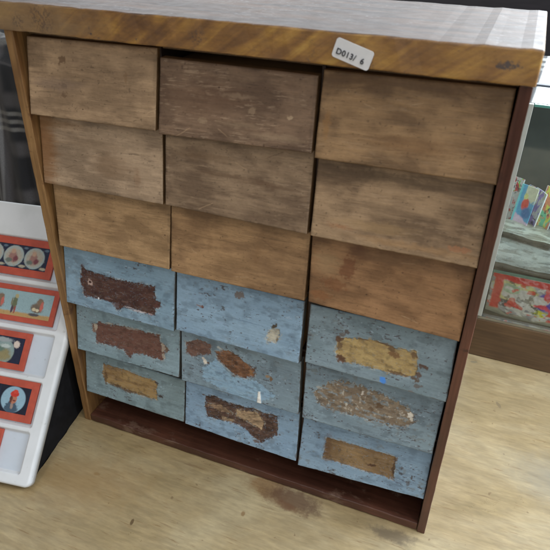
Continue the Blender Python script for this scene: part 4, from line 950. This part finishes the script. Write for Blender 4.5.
sheet('paper_packet', .465, .352, .115, .084, .1352, -4, 701, (186, 184, 176), (156, 156, 150), 'grey clear-wrapped packet lying flat nearest the case front')
sheet('paper_packet', .445, .405, .085, .050, .1450, -10, 711, (190, 188, 174), (150, 146, 132), 'beige wrapped packet lying at the feet of the booklets', .003)
sheet('paper_packet', .555, .38, .07, .10, .1352, 6, 721, (176, 174, 164), (146, 142, 132), 'pale wrapped packet lying at the far right of the shelf')

# bags of small toys on the floor of the case
def bag(name, w, h, bulge, fn, nu=120, nv=80):
    a = np.linspace(0, 1, nu); b = np.linspace(0, 1, nv); AA, BB = np.meshgrid(a, b, indexing='ij'); U = AA.ravel(); V = BB.ravel()
    prof = (np.clip(4 * U * (1 - U), 0, 1) ** .45) * (np.clip(4 * V * (1 - V), 0, 1) ** .5)
    wr = (fbm(U * 7, V * 6, 801, 4) - .5) * .012 + (fbm(U * 22 + V * 9, V * 12, 803, 3) - .5) * .007
    C = fn(U, V)
    y = -(prof * bulge + wr * .5 * np.clip(prof, 0, 1)); sag = .006 * np.sin(U * 3.1)
    f = np.stack([U * w, y, V * h - sag * (1 - V) + .006], 1)
    bk = np.stack([U * w, prof * bulge * .5 + .0006, V * h - sag * (1 - V) + .006], 1); o = nu * nv
    return np.concatenate([f, bk]), np.concatenate([grid_faces(nu, nv), grid_faces(nu, nv, o, True)]), np.concatenate([C, C])
def toybag(U, V):
    q = (fbm(U * 8, V * 6, 811, 4) - .5); q2 = fbm(U * 11, V * 8, 813, 3)
    C = np.tile(mean_col((150, 150, 156)), (len(U), 1)) * (.6 + .7 * q2)[:, None]
    C = over(C, ell(U, V, .28, .60, .24, .26, .2, q * 1.2), (206, 196, 130))
    C = over(C, ell(U, V, .32, .55, .17, .14, .25, q * 1.6), (222, 222, 214))
    C = over(C, ell(U, V, .22, .68, .09, .10, .3, q * 1.4), (150, 170, 150))
    C = over(C, ell(U, V, .72, .55, .27, .22, .1, q * .5), (86, 72, 160))
    C = over(C, ell(U, V, .50, .56, .10, .10, .2, q * 1.6), (210, 206, 190))
    C = over(C, ell(U, V, .55, .30, .11, .07, .15, q * .8), (206, 222, 40))
    C = over(C, ell(U, V, .88, .24, .16, .10, .15, q * .5), (206, 220, 50))
    C = over(C, ell(U, V, .82, .38, .14, .06, .3, q), (196, 206, 190))
    C = over(C, ell(U, V, .36, .26, .20, .05, .3, q * 2.2), (212, 214, 220))
    C = over(C, ell(U, V, .28, .36, .22, .05, .3, q * 1.6), (74, 76, 90))
    C = over(C, ell(U, V, .55, .14, .08, .09, .3, q), (232, 228, 208))
    ol = sstep(.60, .66, fbm(U * 16, V * 10, 817, 3)); C = over(C, ol * .7, (46, 44, 60))
    wl = sstep(.62, .68, fbm(U * 14 + V * 5, V * 12, 819, 3)); C = over(C, wl * .8, (228, 230, 226))
    rl = sstep(.66, .70, fbm(U * 12, V * 9, 823, 2)); C = over(C, rl * .8, (206, 70, 60))
    C = over(C, sstep(.80, .83, V + q * .06) * (1 - sstep(.75, .80, U)), (212, 66, 54))
    C = over(C, sstep(.80, .83, V + q * .06) * sstep(.80, .84, U), (214, 216, 70))
    C = over(C, sstep(.91, .93, V), (196, 212, 214))
    C = over(C, (1 - sstep(.11, .13, U + q * .03)) * sstep(.02, .04, U), (204, 70, 44))
    C = over(C, 1 - sstep(.10, .16, V + q * .1), (150, 150, 138))
    return C
V, F, C = bag('toy_bag', .118, .064, .0085, toybag)
tbag = mesh_np('toy_bag', V, F, painted('shiny_bag_print', .16, (120, 120, 120), .06, .6, .15), None, np.clip((C - .05) * 2.0, .01, .88)); tbag.location = (.4165, .3195, .0600); tbag.rotation_euler = (math.radians(-3), 0, math.radians(-1))
tag(tbag, 'bulging toy bag with red header and purple and yellow print at the case front', 'toy bag')
def whitebag(U, V):
    q = fbm(U * 5, V * 5, 831, 4); C = np.tile(mean_col((204, 204, 204)), (len(U), 1)) * (.75 + .4 * q)[:, None]
    C = over(C, ell(U, V, .45, .7, .3, .16, .25, q - .5), (70, 100, 180)); C = over(C, ell(U, V, .8, .85, .2, .12, .3, q - .5), (200, 90, 70)); return C
V, F, C = bag('small_bag', .040, .062, .010, whitebag, 60, 60)
wb = mesh_np('toy_bag', V, F, M_cover, None, np.clip(C * 1.8, 0, .88)); wb.location = (.4085, .378, .0600); wb.rotation_euler = (math.radians(-10), 0, math.radians(-12))
tag(wb, 'small white bag with a blue patch, behind the corner post', 'toy bag')

# ------------------------------------------------------------------ light
w = bpy.data.worlds.new('World'); scene.world = w; w.use_nodes = True
bg = w.node_tree.nodes['Background']; bg.inputs[0].default_value = (.93, .97, 1.0, 1); bg.inputs[1].default_value = .27
def area(name, loc, target, sx, sy, power, color):
    l = bpy.data.lights.new(name, 'AREA'); l.shape = 'RECTANGLE'; l.size = sx; l.size_y = sy; l.energy = power; l.color = color
    o = bpy.data.objects.new(name, l); COL.objects.link(o); o.location = loc
    d = Vector(target) - Vector(loc); o.rotation_euler = d.to_track_quat('-Z', 'Y').to_euler(); return o
area('window_light', (.0, 3.0, 1.5), (.3, .1, .2), 5.0, 1.8, 36, (.87, .94, 1.0))
area('window_light', (1.5, 2.9, 1.4), (.4, .1, .4), 2.2, 1.5, 80, (.87, .94, 1.0))
area('window_light', (1.3, .27, .95), (.52, .2, 0), .9, .8, 36, (.78, .89, 1.0))
area('front_fill_light', (.9, -3.2, 1.5), (.2, 0, .25), 2.6, 1.6, 23, (1.0, .985, .95))  # added fill from behind the camera, brightens the cabinet front; no known source
for x, pw in ((.3, 10), (1.5, 16)):
    area('ceiling_light', (x, -.9, 2.4), (x * .3, -.1, .1), .4, 2.0, pw, (1.0, .975, .93))

# ------------------------------------------------------------------ camera
cam = bpy.data.cameras.new('Camera'); co = bpy.data.objects.new('Camera', cam); COL.objects.link(co)
co.location = (.38922, -.39629, .52692); co.rotation_euler = (1.00919, -.01817, .37724)
cam.sensor_width = 36; cam.sensor_fit = 'HORIZONTAL'; cam.lens = 36 * 1.09188
cam.clip_start = .01; cam.clip_end = 100
cam.dof.use_dof = True; cam.dof.focus_distance = .62; cam.dof.aperture_fstop = 16
scene.camera = co
scene.view_settings.view_transform = 'Standard'; scene.view_settings.look = 'None'
scene.view_settings.exposure = 0; scene.view_settings.gamma = 1
scene.render.engine = 'CYCLES'; scene.cycles.use_denoising = True
scene.cycles.max_bounces = 8
